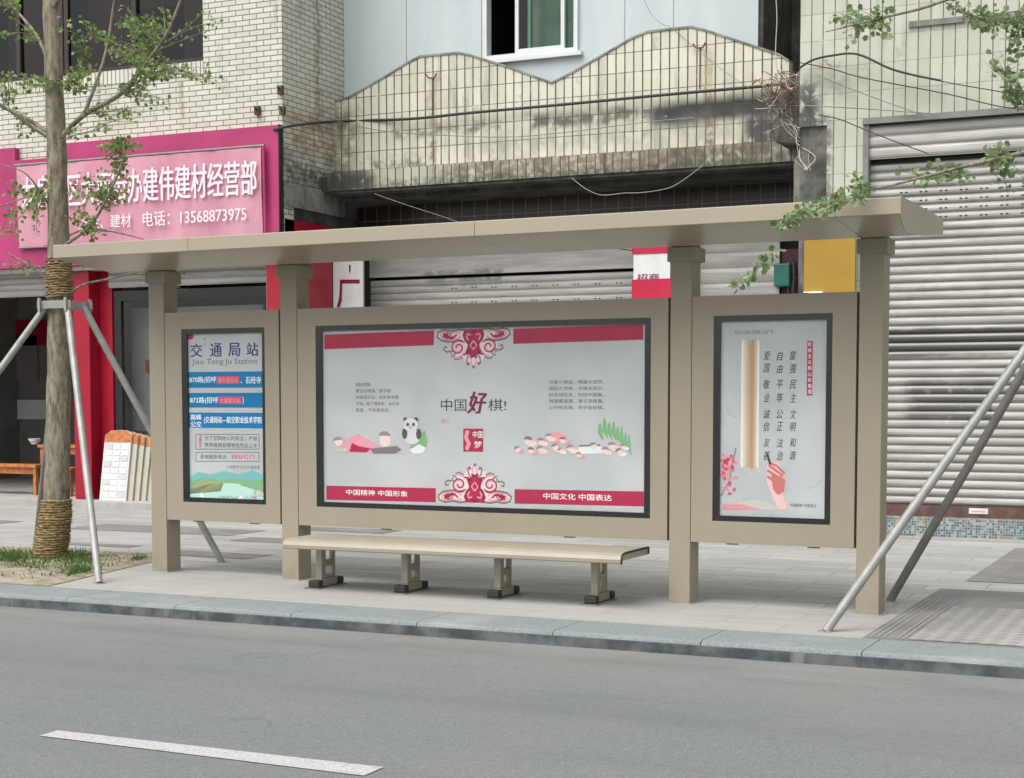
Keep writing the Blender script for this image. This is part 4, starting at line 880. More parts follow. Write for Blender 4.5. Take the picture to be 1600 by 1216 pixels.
for a, b in ((wx0, -14.98), (-14.96, wx1)):
    k = MB(); z0, z1 = ZW, 8.3
    k.box(a, a+.07, YB+.08, YB+.16, z0, z1, 'brown_frame'); k.box(b-.07, b, YB+.08, YB+.16, z0, z1, 'brown_frame'); k.box(a+.07, b-.07, YB+.08, YB+.16, z0, z0+.07, 'brown_frame'); k.box(a+.07, b-.07, YB+.08, YB+.16, z1-.07, z1, 'brown_frame')
    mdl = (a+b)/2; k.box(mdl-.035, mdl+.035, YB+.085, YB+.155, z0+.07, z1-.07, 'brown_frame')
    wn = finish(k, 'window', lb)
    k = MB(); k.box(a+.07, mdl-.035, YB+.11, YB+.116, z0+.07, z1-.07, 'window_glass'); k.box(mdl+.035, b-.07, YB+.13, YB+.136, z0+.07, z1-.07, 'window_glass'); finish(k, 'pane', wn)
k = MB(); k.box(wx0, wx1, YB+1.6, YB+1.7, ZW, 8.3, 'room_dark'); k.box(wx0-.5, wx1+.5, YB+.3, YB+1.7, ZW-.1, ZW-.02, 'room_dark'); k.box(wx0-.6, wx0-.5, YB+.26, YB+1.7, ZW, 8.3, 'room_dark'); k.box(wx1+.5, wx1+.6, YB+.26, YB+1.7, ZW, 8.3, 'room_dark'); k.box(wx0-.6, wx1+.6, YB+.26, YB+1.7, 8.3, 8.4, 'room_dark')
finish(k, 'room', lb)
def curtain(x0, x1, y, z0, z1, m, parent, name='curtain'):
    k = MB(); n = int((x1-x0)/.03); v = []
    for i in range(n+1):
        x_ = x0+(x1-x0)*i/n
        for z_ in (z0, z1): v.append((x_, y+.03*math.sin(i*.9+math.sin(i*.31)*2)*(1 if z_ == z0 else .6), z_))
    k.add(v, [(2*i, 2*i+2, 2*i+3, 2*i+1) for i in range(n)], m, True); return finish(k, name, parent, fixn=False)
for a, b, z_ in ((-16.3, -15.35, ZW+.02), (-14.85, -14.1, ZW+.02), (-13.2, -12.6, ZW+.02), (-14.1, -13.2, ZW+.9)): curtain(a, b, YB+.45, z_, 8.2, 'curtain_cloth', lb)
k = MB(); k.box(-12.6, XC+.02, YB-.02, 19.0, 4.12, 4.30, 'concrete') if False else None
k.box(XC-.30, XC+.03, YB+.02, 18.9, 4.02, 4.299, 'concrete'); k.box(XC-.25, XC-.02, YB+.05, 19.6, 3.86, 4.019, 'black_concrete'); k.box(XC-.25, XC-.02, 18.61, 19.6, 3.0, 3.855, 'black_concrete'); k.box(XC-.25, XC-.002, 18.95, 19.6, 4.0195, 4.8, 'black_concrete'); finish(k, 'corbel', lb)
# rusty brackets on the corner
for (px, py) in ((437, 140), (401, 172), (440, 172)):
    p = at(px, py, YB-.05); k = MB(); k.box(p.x-.035, p.x+.035, YB-.06, YB, p.z-.06, p.z+.05, 'rail'); k.tube([(p.x, YB-.05, p.z), (p.x+.02, YB-.13, p.z+.03)], .015, 'rail', 8); finish(k, 'bracket', lb)
# shop room
FZ = .10
k = MB(); k.box(-24, -11.4, 17.15, 24, -.1, FZ, 'pale_concrete'); finish(k, 'step', lb)
k = MB()
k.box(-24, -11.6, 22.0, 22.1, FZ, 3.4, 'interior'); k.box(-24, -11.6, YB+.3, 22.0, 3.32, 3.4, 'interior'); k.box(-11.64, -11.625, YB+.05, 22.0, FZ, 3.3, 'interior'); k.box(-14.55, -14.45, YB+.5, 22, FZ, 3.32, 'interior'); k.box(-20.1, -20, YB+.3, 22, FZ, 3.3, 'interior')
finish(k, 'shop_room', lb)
k = MB(); k.box(-14.895, -14.60, YB+.08, YB+.5, FZ, 3.36, 'red_pillar'); k.box(-14.60, -14.38, YB+.30, YB+.55, FZ, 3.36, 'red_pillar'); plabel(finish(k, 'pillar', lb, bevel=.01), 'crimson painted pillar between the shop bays')
# rolled shutters above both bays
def slats(x0, x1, z0, z1, y, pitch, m, name, parent, depth=.02, fin=True, slots=(), extra=None):
    k = MB(); n = max(1, int(round((z1-z0)/pitch))); pt = (z1-z0)/n; prof = []
    for i in range(n):
        zb = z0+i*pt
        for t, d in ((0, 0), (.06, .0), (.14, .55), (.32, .95), (.55, 1.), (.78, .85), (.92, .45), (.985, 0)): prof.append((y-d*depth, zb+t*pt))
    prof.append((y, z1)); nn = len(prof); vs__ = [(x0, a, b) for a, b in prof]+[(x1, a, b) for a, b in prof]
    k.add(vs__, [(i, i+nn, i+1+nn, i+1) for i in range(nn-1)], m)
    k.box(x0, x1, y+.004, y+.02, z0, z1, m)
    for (zr, xs) in slots:
        i = int((zr-z0)/pt); zc = z0+(i+.5)*pt
        for xc in xs:
            for q in (-.028, .028): k.bbox(xc+q-.017, xc+q+.017, y-depth-.001, y-depth+.012, zc-.010, zc+.010, 'dark', .004, 1)
    return finish(k, name, parent, fixn=False, xz=True) if fin else k
for a, b, z_ in ((-19, -14.9, 2.98), (-14.38, -11.65, 3.06)):
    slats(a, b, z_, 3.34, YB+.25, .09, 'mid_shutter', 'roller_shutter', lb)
# glazed bay beside the pillar
k = MB(); fy0, fy1 = YB+.32, YB+.40
k.box(-14.36, -14.24, fy0, fy1, FZ, 3.02, 'black'); k.box(-14.24, -11.65, fy0, fy1, 2.88, 3.02, 'black'); k.box(-14.24, -11.65, fy0, fy1, .93, 1.07, 'black'); k.box(-14.24, -11.65, fy0+.01, fy1, FZ+.12, .93, 'counter'); k.box(-11.74, -11.65, fy0, fy1, 1.07, 2.88, 'black')
sf = finish(k, 'shop_window', lb)
k = MB(); k.box(-14.24, -11.74, fy0+.03, fy0+.036, 1.07, 2.88, 'shop_glass'); finish(k, 'pane', sf)
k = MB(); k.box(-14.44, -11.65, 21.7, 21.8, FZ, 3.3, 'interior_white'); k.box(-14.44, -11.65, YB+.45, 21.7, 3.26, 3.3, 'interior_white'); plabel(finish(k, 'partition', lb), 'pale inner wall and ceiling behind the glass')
k = MB(); zt_ = at(205, 482, 18.2).z; k.box(at(178, 560, 18.2).x, -12.2, 18.2, 18.24, .6, zt_, 'interior_white'); nb = finish(k, 'white_board', lb)
k = MB(); q_ = at(233, 572, 18.19); k.box(q_.x-.05, q_.x+.05, 18.17, 18.199, q_.z-.09, q_.z+.09, 'wood'); finish(k, 'wall_fitting', lb)
# dim posters on the back wall of the open bay
k = MB()
for (px, py, w_, h_, m_) in ((25, 560, .5, .8, 'ink_grey'), (60, 520, .6, .45, 'red_pillar'), (5, 600, .25, .9, 'seal'), (50, 640, .8, .35, 'interior_white')):
    p = at(px, py, 21.96); k.box(p.x-w_, p.x+w_, 21.95, 21.995, p.z-h_/2, p.z+h_/2, m_)
finish(k, 'wall_poster', lb)
# fluorescent lamp hanging in the shop
p0 = at(192, 470, 18.4); p1 = at(356, 487, 18.4); p1 = at(356, 487, 18.4*(p0.z-CAM_H)/(p1.z-CAM_H))
fl = empty('fluorescent_lamp', p0, 'long lit fluorescent lamp under the shop ceiling behind the stop name case', 'lamp')
k = MB(); k.tube([p0, p1], .02, 'tube', 10); finish(k, 'tube', fl); k = MB(); up_ = Vector((0, 0, .045)); k.tube([p0+up_, p1+up_], .024, 'interior_white', 4)
for t in (.1, .9): q_ = p0.lerp(p1, t)+up_; k.tube([q_, Vector((q_.x, q_.y, 3.26))], .006, 'steel_dark', 6)
finish(k, 'housing', fl)

# magenta sign board with the pink banner
sg = empty('shop_sign', (-14, 17.35, 3.36), 'magenta shop sign with faded pink banner and white lettering above the shop', 'sign')
k = MB(); k.box(-24, -15.72, 17.3, 17.395, 3.36, 5.04, 'magenta'); k.box(-15.72, -15.15, 17.3, 17.395, 3.36, 4.86, 'magenta'); k.box(-15.15, XC-.005, 17.3, 17.395, 3.36, 5.04, 'magenta'); k.box(XC-.005, XC+.01, 17.3, 17.395, 3.36, 5.045, 'dark'); finish(k, 'board', sg)
k = MB(); bz0, bz1 = 3.645, 4.757; nx = 60; vs__ = []
for i in range(nx+1):
    x_ = -15.62+(-11.55+15.62)*i/nx; yy = 17.215+.012*math.sin(i*.55)+.008*math.sin(i*1.3+1)
    for z_ in (bz0, (bz0+bz1)/2, bz1): vs__.append((x_, yy+(.03 if z_ == bz0 else 0), z_))
k.add(vs__, [(i*3+j, (i+1)*3+j, (i+1)*3+j+1, i*3+j+1) for i in range(nx) for j in range(2)], 'banner', True)
k.add([(v[0], 17.27, v[2]) for v in vs__], [(i*3+j, i*3+j+1, (i+1)*3+j+1, (i+1)*3+j) for i in range(nx) for j in range(2)], 'banner', True)
bn = finish(k, 'banner', sg, fixn=False)
k = MB(); k.tube([(-15.66, 17.235, bz1+.02), (-11.5, 17.235, bz1+.02)], .02, 'steel_dark', 8); k.tube([(-11.52, 17.235, bz1+.02), (-11.50, 17.24, 3.50)], .018, 'magenta', 8)
k.tube([(-15.64, 17.25, bz0-.015), (-11.5, 17.25, bz0-.015)], .014, 'steel_dark', 8); finish(k, 'banner_rail', sg)
k = MB(); yt = 17.186
put_text(k, '龙泉驿区大面街办建伟建材经营部', -15.50, -11.60, 4.15, 4.60, yt, 'sign_letter', .02)
put_text(k, '五金、建材', -14.5, -13.62, 3.83, 4.01, yt, 'sign_letter', .012); put_text(k, '电话：13568873975', -13.42, -11.76, 3.82, 4.02, yt, 'sign_letter', .014)
finish(k, 'lettering', sg, fixn=False)

# furniture inside the open bay
tb = empty('table', (-16.2, 18.6, FZ), 'orange wooden table in the open shop behind the roped tree', 'table')
def legged(root, x0, x1, y0, y1, z1, lt_, m):
    k = MB(); k.box(x0, x1, y0, y1, z1-.045, z1, m); finish(k, 'top', root, bevel=.006)
    k = MB(); k.box(x0+.06, x1-.06, y0+.05, y0+.07, z1-.14, z1-.046, m); finish(k, 'apron', root)
    for a in (x0+.03, x1-.03-lt_):
        for b in (y0+.03, y1-.03-lt_):
            k = MB(); k.box(a, a+lt_, b, b+lt_, FZ, z1-.0455, m); finish(k, 'leg', root)
legged(tb, -16.35, -14.98, 18.35, 18.95, .83, .06, 'wood')
b1 = empty('stool', (-15.3, 18.0, FZ), 'low orange wooden stool in front of the table end', 'stool'); legged(b1, -15.75, -15.30, 17.86, 18.14, .52, .05, 'wood')
b2 = empty('wooden_bench', (-17, 18.0, FZ), 'long orange wooden bench seat at the left edge beside the table', 'bench'); legged(b2, -17.8, -15.98, 17.9, 18.2, .55, .05, 'wood')
bp = at(58, 697, 18.6)
k = MB(); n = 16
for (r0, z0, r1, z1) in ((.05, 0, .055, .015), (.055, .015, .085, .05), (.085, .05, .10, .085), (.095, .085, .05, .02)):
    k.add([(r0*math.cos(6.283*i/n), r0*math.sin(6.283*i/n), z0) for i in range(n)]+[(r1*math.cos(6.283*i/n), r1*math.sin(6.283*i/n), z1) for i in range(n)], [(i, (i+1) % n, n+(i+1) % n, n+i) for i in range(n)], 'bowl', True)
bw = k.build('bowl'); bw.location = (bp.x, 18.55, .83); tag(bw, 'small white bowl standing on the orange table', 'bowl')
# leaning sample boards
for i in range(5):
    xb = -14.22+i*.085; hh = .98-.02*i
    r_ = empty('sample_board', (xb, 17.45, FZ), ['white tile sample board with orange top, frontmost of the leaning stack', 'second board behind the white front one in the leaning stack', 'middle board of the leaning stack by the crimson pillar', 'fourth board of the leaning stack by the crimson pillar', 'rearmost board of the leaning stack, nearest the pale counter'][i], 'sample board', 'sample boards leaning by the pillar')
    k = MB(); wd = .46 if i == 0 else .46
    y_ = .0+i*.035; lean = .16
    pr = [(-.23, 0), (.23, 0), (.23, hh-.06), (.15, hh-.01), (.04, hh), (-.14, hh-.01), (-.23, hh-.08)]
    k.add([(a, y_+lean*b/hh, b) for a, b in pr]+[(a, y_+.022+lean*b/hh, b) for a, b in pr], [list(range(7)), list(range(7, 14))[::-1]]+[((j+1) % 7, j, j+7, (j+1) % 7+7) for j in range(7)], 'interior_white' if i == 0 else 'counter'); k.build('board', r_)
    k = MB(); b0 = hh-.17
    k.add([(a, y_+lean*b/hh-.004, b) for a, b in ((-.228, b0), (.228, b0), (.228, hh-.062), (.15, hh-.012), (.04, hh-.002), (-.14, hh-.012), (-.228, hh-.082))], [list(range(7))], 'wood'); k.build('header', r_)
    if i == 0:
        k = MB()
        for rr_ in range(9):
            for cc_ in range(3):
                a, b = -.20+cc_*.14, .05+rr_*.083; k.add([(x_, y_+lean*z_/hh-.005, z_) for x_, z_ in ((a, b), (a+.12, b), (a+.12, b+.068), (a, b+.068))], [(0, 1, 2, 3)], ('ink_pale', 'ink_mist', 'sign_white')[(rr_*2+cc_*5+rr_*cc_) % 3])
        k.build('tile_samples', r_)

# ================================================================== MIDDLE BUILDING
mb_ = empty('shop_building', (-8, 19, 0), 'middle building with pale blue upper wall and wavy tiled parapet over dark shop fronts', 'building')
YP = 18.7
top = [(545, 154), (575, 137), (610, 117), (635, 101), (657, 90), (690, 87), (716, 84.5), (735, 88), (760, 96), (791, 105.5), (825, 118), (862, 131.5), (885, 120), (905, 109), (949, 84), (985, 63), (1011, 52), (1045, 48), (1080, 44), (1105, 50), (1150, 65), (1217, 87), (1233, 97)]
tp = [at(a, b, YP) for a, b in top]; TX = [(XC+.002, tp[0].z-.04)]+[(p.x, p.z) for p in tp]
zb = 4.55
k = MB(); n = len(TX)
k.prism_y([(TX[0][0], zb)]+[(TX[-1][0], zb)]+TX[::-1], YP, YP+.18, 'ptile'); finish(k, 'parapet', mb_)
k = MB()
for i in range(n-1):
    (xa, za), (xb, z_b) = TX[i], TX[i+1]; k.add([(xa, YP-.012, za+.001), (xb, YP-.012, z_b+.001), (xb, YP+.19, z_b+.001), (xa, YP+.19, za+.001), (xa, YP-.012, za+.028), (xb, YP-.012, z_b+.028), (xb, YP+.19, z_b+.028), (xa, YP+.19, za+.028)], [(0, 1, 5, 4), (4, 5, 6, 7), (2, 3, 7, 6), (3, 0, 4, 7), (1, 2, 6, 5), (0, 3, 2, 1)], 'concrete')
finish(k, 'coping', mb_)
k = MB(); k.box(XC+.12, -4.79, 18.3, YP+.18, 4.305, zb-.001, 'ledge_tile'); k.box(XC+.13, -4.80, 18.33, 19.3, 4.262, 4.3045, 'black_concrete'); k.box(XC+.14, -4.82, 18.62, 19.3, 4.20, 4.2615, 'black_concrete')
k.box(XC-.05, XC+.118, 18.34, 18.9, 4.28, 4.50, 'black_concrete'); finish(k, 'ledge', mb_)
k = MB(); k.box(XC+.01, -4.4, 19.3, 19.5, 3.53, 4.2, 'brown_tile'); finish(k, 'lower_wall', mb_)
# pale blue wall with window
YW = 18.95
wl, wr, wz0 = -9.18, -7.83, 5.97
k = MB(); k.box(XC+.003, wl, YW, YW+.15, 4.6, 9.5, 'bluewall'); k.box(wr, -5.46, YW, YW+.15, 4.6, 9.5, 'bluewall'); k.box(wl, wr, YW, YW+.15, 4.6, wz0, 'bluewall'); k.box(wl, wr, YW, YW+.15, 7.5, 9.5, 'bluewall')
finish(k, 'upper_wall', mb_)
k = MB()
for xs in (-10.35, -9.22, -7.2, -6.55): k.box(xs-.004, xs+.004, YW-.003, YW, 4.7, 9.5, 'steel_dark')
finish(k, 'panel_joint', mb_)
k = MB(); fw = .055; ya, yb = YW-.045, YW+.10
k.box(wl, wl+fw, ya, yb, wz0, 7.5, 'white_frame'); k.box(wr-fw, wr, ya, yb, wz0, 7.5, 'white_frame'); k.box(wl+fw, wr-fw, ya, yb, wz0, wz0+fw, 'white_frame'); k.box(wl+fw, wr-fw, ya, yb, 7.45, 7.5, 'white_frame'); k.box(wl-.06, wr+.06, ya-.03, YW-.001, wz0-.05, wz0-.001, 'white_frame')
wn = plabel(finish(k, 'window', mb_), 'white sliding window with one half open')
k = MB(); sx0, sx1 = -8.72, wr-fw-.01
sx1 = -8.02
k.box(sx0, sx0+.05, YW-.03, YW+.0, wz0+fw, 7.45, 'white_frame'); k.box(sx1-.05, sx1, YW-.03, YW, wz0+fw, 7.45, 'white_frame'); k.box(sx0+.05, sx1-.05, YW-.03, YW, wz0+fw, wz0+fw+.05, 'white_frame'); k.box(sx0+.16, sx0+.20, YW+.02, YW+.05, wz0+fw, 7.45, 'white_frame'); finish(k, 'sash', wn)
k = MB(); k.box(sx0+.05, sx1-.05, YW-.018, YW-.012, wz0+fw+.05, 7.45, 'green_glass'); k.box(sx1, wr-fw, YW+.03, YW+.036, wz0+fw, 7.45, 'green_glass'); finish(k, 'pane', wn)
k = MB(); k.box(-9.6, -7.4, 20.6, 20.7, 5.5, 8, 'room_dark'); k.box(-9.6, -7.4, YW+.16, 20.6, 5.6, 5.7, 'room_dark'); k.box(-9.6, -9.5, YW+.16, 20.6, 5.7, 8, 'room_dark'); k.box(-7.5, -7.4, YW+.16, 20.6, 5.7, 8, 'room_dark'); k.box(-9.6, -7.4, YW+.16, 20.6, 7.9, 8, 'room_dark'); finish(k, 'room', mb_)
k = MB(); k.box(-5.4, -3.8, 20.3, 20.5, 3.3, 9.5, 'black_concrete'); k.box(-5.46, -5.40, YW+.02, 20.3, 4.6, 9.5, 'black_concrete'); finish(k, 'recess_wall', mb_)
curtain(-8.62, -7.75, YW+.3, wz0, 7.6, 'pale_concrete', mb_)
# blackened, crumbling pier between this building and the next
YR2_ = 17.2
k = MB()
def chunk(pts, y0_, y1_, m_):
    P_ = [at(a, b, y0_) for a, b in pts][::-1]; k.prism_y([(p.x, p.z) for p in P_], y0_, y1_, m_)
chunk([(1212, 150), (1228, 128), (1252, 108), (1262, 148), (1284, 158), (1290, 182), (1262, 196), (1246, 224), (1212, 222)], 17.75, 18.65, 'pier_concrete')
k2 = MB(); k2.box(-4.478, -4.173, YR2_+.03, 18.3, 0, 4.495, 'pier_concrete'); k2.box(-4.60, -4.48, YR2_+.25, 18.3, 3.4, 4.19, 'concrete'); plabel(finish(k2, 'pier', mb_), 'straight soot stained concrete pier')
pier = finish(k, 'pier', mb_)
sub = pier.modifiers.new('sub', 'SUBSURF'); sub.subdivision_type = 'SIMPLE'; sub.levels = sub.render_levels = 5
tx = bpy.data.textures.new('crumble', 'CLOUDS'); tx.noise_scale = .09; dm = pier.modifiers.new('crumble', 'DISPLACE'); dm.texture = tx; dm.strength = .014; dm.texture_coords = 'LOCAL'
plabel(pier, 'blackened crumbling concrete pier')
# shop fronts
YS = 19.2
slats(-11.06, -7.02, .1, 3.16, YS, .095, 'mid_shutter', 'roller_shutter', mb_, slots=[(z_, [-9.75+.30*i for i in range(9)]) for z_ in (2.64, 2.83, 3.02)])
k = MB(); k.box(-11.10, -7.0, YS-.05, YS+.05, 3.20, 3.52, 'mid_shutter'); finish(k, 'shutter_box', mb_)
k = MB(); k.box(-11.328, -11.06, 18.67, YS+.1, .0, 3.52, 'dark'); k.box(XC+.01, -4.4, YS+.12, YS+.3, .0, 3.52, 'room_dark'); finish(k, 'jamb', mb_)
k = MB(); k.box(-11.62, XC, YB+.03, 18.60, 0, 3.855, 'red_pillar'); plabel(finish(k, 'pillar', lb), 'crimson side of the corner pillar')
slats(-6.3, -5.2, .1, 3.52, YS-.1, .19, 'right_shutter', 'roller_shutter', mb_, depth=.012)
k = MB(); k.box(-5.19, -4.76, YS-.06, YS, .05, 3.36, 'maroon'); dr = plabel(finish(k, 'door', mb_), 'dark maroon door with a wire grille')
k = MB()
for i in range(5): k.box(-5.10+i*.07, -5.088+i*.07, YS-.09, YS-.075, .3, 3.2, 'wire_grey')
for z_ in (2.2, 2.6, 3.0): k.box(-5.12, -4.80, YS-.085, YS-.08, z_, z_+.012, 'wire_grey')
finish(k, 'grille', dr)
k = MB(); k.box(-4.755, -4.66, 18.6, YS, 0, 3.3, 'sign_white'); finish(k, 'door_post', mb_)
p = at(1222, 430, 19.0)
lbx = empty('letter_box', (p.x, 19.05, p.z), 'small teal box with dark pipe on the maroon door behind the shelter', 'box')
k = MB(); k.bbox(-.10, .10, -.08, .06, -.14, .14, 'green_box', .015); k.build('body', lbx); k = MB(); k.tube([(.13, -.03, -.2), (.15, -.04, -.05), (.14, -.04, .14), (.10, -.02, .2)], .022, 'rubber', 8); k.build('pipe', lbx)

# small signs on the pillars
s1 = empty('wall_sign', (-11.1, 18.64, 2.6), 'narrow white sign with an angular red stroke beside the crimson pillar', 'sign')
k = MB(); k.box(-11.328, -10.86, 18.62, 18.66, 1.4, 3.50, 'sign_white'); finish(k, 'panel', s1)
k = MB()
def sx(px, py): q = at(px, py, 18.616); return (q.x, q.z)
flat(k, [sx(531, 437), sx(562, 437), sx(562, 443), sx(531, 443)], 18.616, 'ink_deep'); flat(k, [sx(531, 443), sx(535, 443), sx(534, 470), sx(531, 480), sx(526, 480), sx(530, 465)], 18.616, 'ink_deep'); flat(k, [sx(545, 414), sx(548, 414), sx(547.5, 426), sx(545.5, 426)], 18.616, 'ink_text')
finish(k, 'lettering', s1, fixn=False)
a = at(990, 392, 18.6); b = at(1046.5, 466, 18.6)
s2 = empty('wall_sign', ((a.x+b.x)/2, 18.6, 2), 'square white sign over a red band, just left of the third shelter post', 'sign')
k = MB(); zr = at(1018, 436, 18.6).z; k.box(a.x, b.x, 18.6, 18.66, zr, 3.32, 'sign_white'); finish(k, 'panel', s2); k = MB(); k.box(a.x-.02, b.x+.02, 18.59, 18.665, 1.6, zr-.002, 'sign_red'); k.box(a.x-.02, b.x+.02, 18.59, 18.665, 3.322, 3.5, 'sign_red'); finish(k, 'red_band', s2)
k = MB(); z_ = at(1018, 430, 18.6).z; put_text(k, '招商', a.x+.05, b.x-.14, z_-.075, z_+.02, 18.594, 'ink_deep', .01); finish(k, 'lettering', s2, fixn=False)
k = MB(); k.box(-6.93, -6.45, 18.68, 19.1, 0, 3.6, 'concrete'); plabel(finish(k, 'pillar', mb_), 'plain concrete pillar behind the square sign')
a = at(1258, 372, 17.1); b = at(1337, 457, 17.1)
k = MB(); k.box(a.x, b.x, 17.06, 17.10, b.z, a.z+.12, 'yellow'); s3 = k.build('wall_board', bevel=.004); tag(s3, 'plain ochre yellow board under the roof at the right end', 'board')
# small blue and white packet below the board
q = at(1272, 458, 17.03)
k = MB(); k.bbox(q.x-.11, q.x+.10, 16.98, 17.055, q.z-.05, q.z+.012, 'ink_white', .006); k.box(q.x-.12, q.x-.05, 16.976, 17.0, q.z-.05, q.z+.004, 'ink_navy'); tag(k.build('notice_plate'), 'small blue and white plate under the ochre board', 'plate')

# ================================================================== RIGHT BUILDING
rb = empty('tiled_building', (-1.5, 17.3, 0), 'cream tiled building with a wide corrugated roller shutter on the right', 'building')
YR2 = 17.2; XL = -4.48; so0, so1, sz = -3.77, 2.6, 4.50
k = MB()
k.box(XL, 8, YR2, YR2+.3, sz, 10, 'rtile'); k.box(-4.17, so0, YR2, YR2+.3, 0, sz, 'rtile'); k.box(XL, -4.17, YR2+.02, YR2+.3, 4.9, sz, 'rtile') if False else None; k.box(so1, 8, YR2, YR2+.3, 0, sz, 'rtile')
k.box(XL, XL+.25, YR2+.3, 22, 4.5, 10, 'rtile')
finish(k, 'wall', rb)
k = MB(); k.box(-3.3, 8, YR2-.03, YR2, 5.46, 5.52, 'concrete'); finish(k, 'string_course', rb)
SH = YR2+.14
slots = [(z_, [-3.35+.21*i for i in range(28)]) for z_ in (3.42, 3.52, 3.61, 3.70)]
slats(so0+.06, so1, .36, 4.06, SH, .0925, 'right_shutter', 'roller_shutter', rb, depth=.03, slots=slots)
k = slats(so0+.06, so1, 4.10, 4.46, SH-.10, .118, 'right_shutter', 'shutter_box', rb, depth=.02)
k = MB(); k.box(so0, so0+.06, YR2-.02, SH+.05, .23, 4.5, 'steel_dark'); k.box(so0, so1, YR2-.05, YR2, 4.47, 4.53, 'steel_dark'); k.box(so0+.06, so1, SH-.02, SH+.02, 4.06, 4.10, 'dark'); finish(k, 'shutter_guide', rb)
k = MB(); k.box(so0+.06, so1, SH-.05, SH+.02, .235, .358, 'rail'); rl = finish(k, 'bottom_rail', rb)
p = at(1529, 799, SH-.05); k = MB(); k.bbox(p.x-.10, p.x+.10, SH-.058, SH-.05, p.z-.03, p.z+.03, 'sign_white', .003); k.box(p.x-.07, p.x+.07, SH-.060, SH-.058, p.z-.008, p.z+.008, 'ink_rose'); finish(k, 'label_plate', rl)
k = MB(); k.box(so0-.3, so1, YR2-.02, SH+.1, .03, .235, 'mosaic'); finish(k, 'mosaic_base', rb)
k = MB(); k.box(-4.4, 8, YR2-.14, YR2+.3, .0, .028, 'pale_concrete'); finish(k, 'plinth', rb)
k = MB(); k.box(so0, so1, SH+.2, SH+.25, .2, 4.6, 'dark'); finish(k, 'shutter_back', rb)

# ================================================================== CABLES
def cable(pts, r, m, label, cat='cable', name='cable', jit=0., group=None):
    k = MB(); w3 = smooth_path([at(px, py, Y)+Vector((rnd.uniform(-jit, jit), 0, rnd.uniform(-jit, jit))) for px, py, Y in pts], 6); k.tube(w3, r, m, 6)
    return tag(k.build(name), label, cat, group)
yf = 18.62
cable([(428, 203, 17.3), (460, 196, 17.3), (525, 190, yf), (640, 186, yf), (740, 176, yf), (885, 163, yf), (1020, 150, yf), (1120, 141, yf), (1200, 134, yf), (1240, 128, 18.3)], .019, 'cable', 'thick black cable running along the middle of the wavy parapet')
cable([(528, 190, yf), (600, 205, yf), (700, 212, yf), (800, 214, yf), (900, 205, yf), (1000, 192, yf), (1085, 184, yf)], .006, 'wire_grey', 'thin grey wire sagging across the parapet tiles under the thick cable')
cable([(1250, 106, 17.1), (1270, 94, 17.08), (1300, 87, 17.05), (1340, 85, 17.05), (1390, 107, 17.05), (1430, 118, 17.05), (1470, 126, 17.05)], .012, 'cable', 'thick black cable arching over the tiled wall right of the dark gap')
cable([(1395, 108, 17.1), (1470, 127, 17.1), (1560, 143, 17.1), (1640, 158, 17.1)], .0055, 'cable', 'thin black cable sloping down to the right above the roller shutter')
cable([(1250, 98, 17.12), (1300, 108, 17.1), (1350, 122, 17.1), (1480, 147, 17.1), (1560, 166, 17.1), (1640, 176, 17.1)], .006, 'cable', 'long thin cable dipping across the tiled wall towards the leaves')
cable([(1278, 118, 17.12), (1340, 143, 17.12), (1400, 165, 17.12), (1455, 184, 17.1)], .006, 'wire_grey', 'grey wire slanting down to the top corner of the roller shutter')
cable([(1200, 165, 18.0), (1270, 166, 17.1), (1350, 170, 17.1), (1460, 178, 17.1)], .006, 'wire_grey', 'nearly level grey wire just above the shutter box')
cable([(1280, 180, 17.1), (1310, 186, 17.08), (1345, 200, 17.05), (1390, 218, 17.0), (1450, 240, 17.0)], .006, 'cable', 'black cable hanging over the left end of the shutter box')
cable([(893, 278, 18.28), (915, 295, 18.25), (940, 305, 18.25), (975, 302, 18.25), (1005, 301, 18.25), (1045, 294, 18.25), (1070, 280, 18.25), (1098, 259, 18.28)], .006, 'wire_grey', 'wavy grey wire looping below the stained ledge')
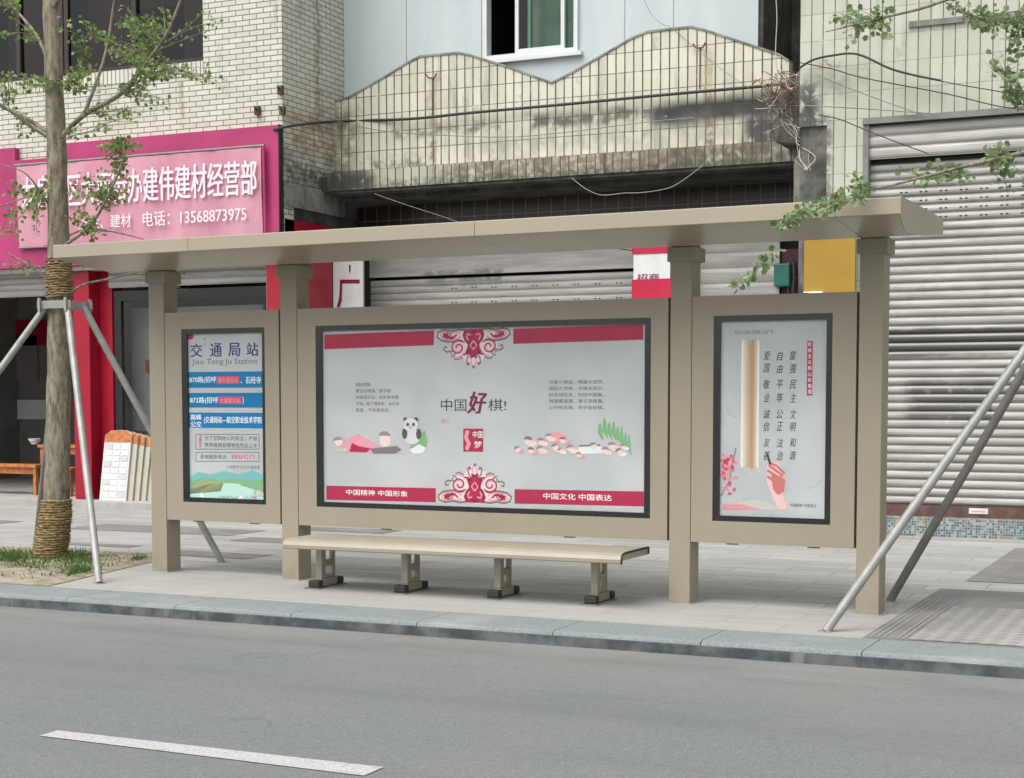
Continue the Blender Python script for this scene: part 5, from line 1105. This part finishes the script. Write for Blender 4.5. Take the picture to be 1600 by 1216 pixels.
cable([(585, 303, 18.28), (640, 322, 18.25), (690, 338, 18.25), (740, 356, 18.3)], .004, 'wire_grey', 'thin straight wire slanting across the dark tiles near the brick corner')
cable([(1003, -10, 18.8), (1015, 18, 18.8), (1030, 35, 18.75), (1055, 48, 18.7), (1110, 95, 18.6), (1180, 145, 18.6)], .004, 'wire_grey', 'thin wire dropping from the top edge over the right hump')
cable([(1212, -10, 18.4), (1214, 30, 18.4), (1212, 88, 18.4), (1218, 140, 18.3)], .007, 'wire_pale', 'pale wire hanging in the dark gap between the buildings')
cable([(925, 366, 11.1), (950, 385, 11.2), (990, 392, 11.4)], .004, 'wire_grey', 'short thin wire under the shelter roof')
k = MB()
for i in range(34):
    a = (1215+rnd.uniform(-30, 40), 112+rnd.uniform(-8, 30)); b = (1225+rnd.uniform(-45, 55), 180+rnd.uniform(-60, 40)); pts = []
    for j in range(6):
        t = j/5; pts.append(at(a[0]+(b[0]-a[0])*t+rnd.uniform(-14, 14), a[1]+(b[1]-a[1])*t+rnd.uniform(-10, 10), 17.5+rnd.uniform(-.35, .2)))
    k.tube(smooth_path(pts, 5), rnd.choice((.004, .005, .007)), rnd.choice(('dry_twig', 'wire_pale', 'dry_twig', 'wire_grey')), 5)
for i in range(5):
    pts = [at(1215+rnd.uniform(0, 30)+j*10+rnd.uniform(-6, 6), 190+j*19+rnd.uniform(-5, 5), 17.35-.05*j) for j in range(5)]; k.tube(smooth_path(pts, 5), .006, rnd.choice(('wire_pale', 'wire_grey')), 5)
tag(k.build('wire_tangle'), 'messy tangle of dry twigs and pale wires at the right end of the parapet', 'wires')
# hooks where banners once hung
for i, (px, py) in enumerate(((676, 122), (1094, 75))):
    p = at(px, py, YP-.01); k = MB()
    for sgn in (-1, 1): k.tube([(0, 0, 0), (sgn*.05, -.03, .0), (sgn*.08, -.04, .05)], .010, 'rail', 6)
    k.tube([(0, 0, 0), (0, -.01, -.5)], .008, 'rail', 6); h = k.build('hook'); h.location = p; tag(h, ('rusty forked hook on the left hump of the parapet', 'rusty forked hook on the right hump of the parapet')[i], 'hook')
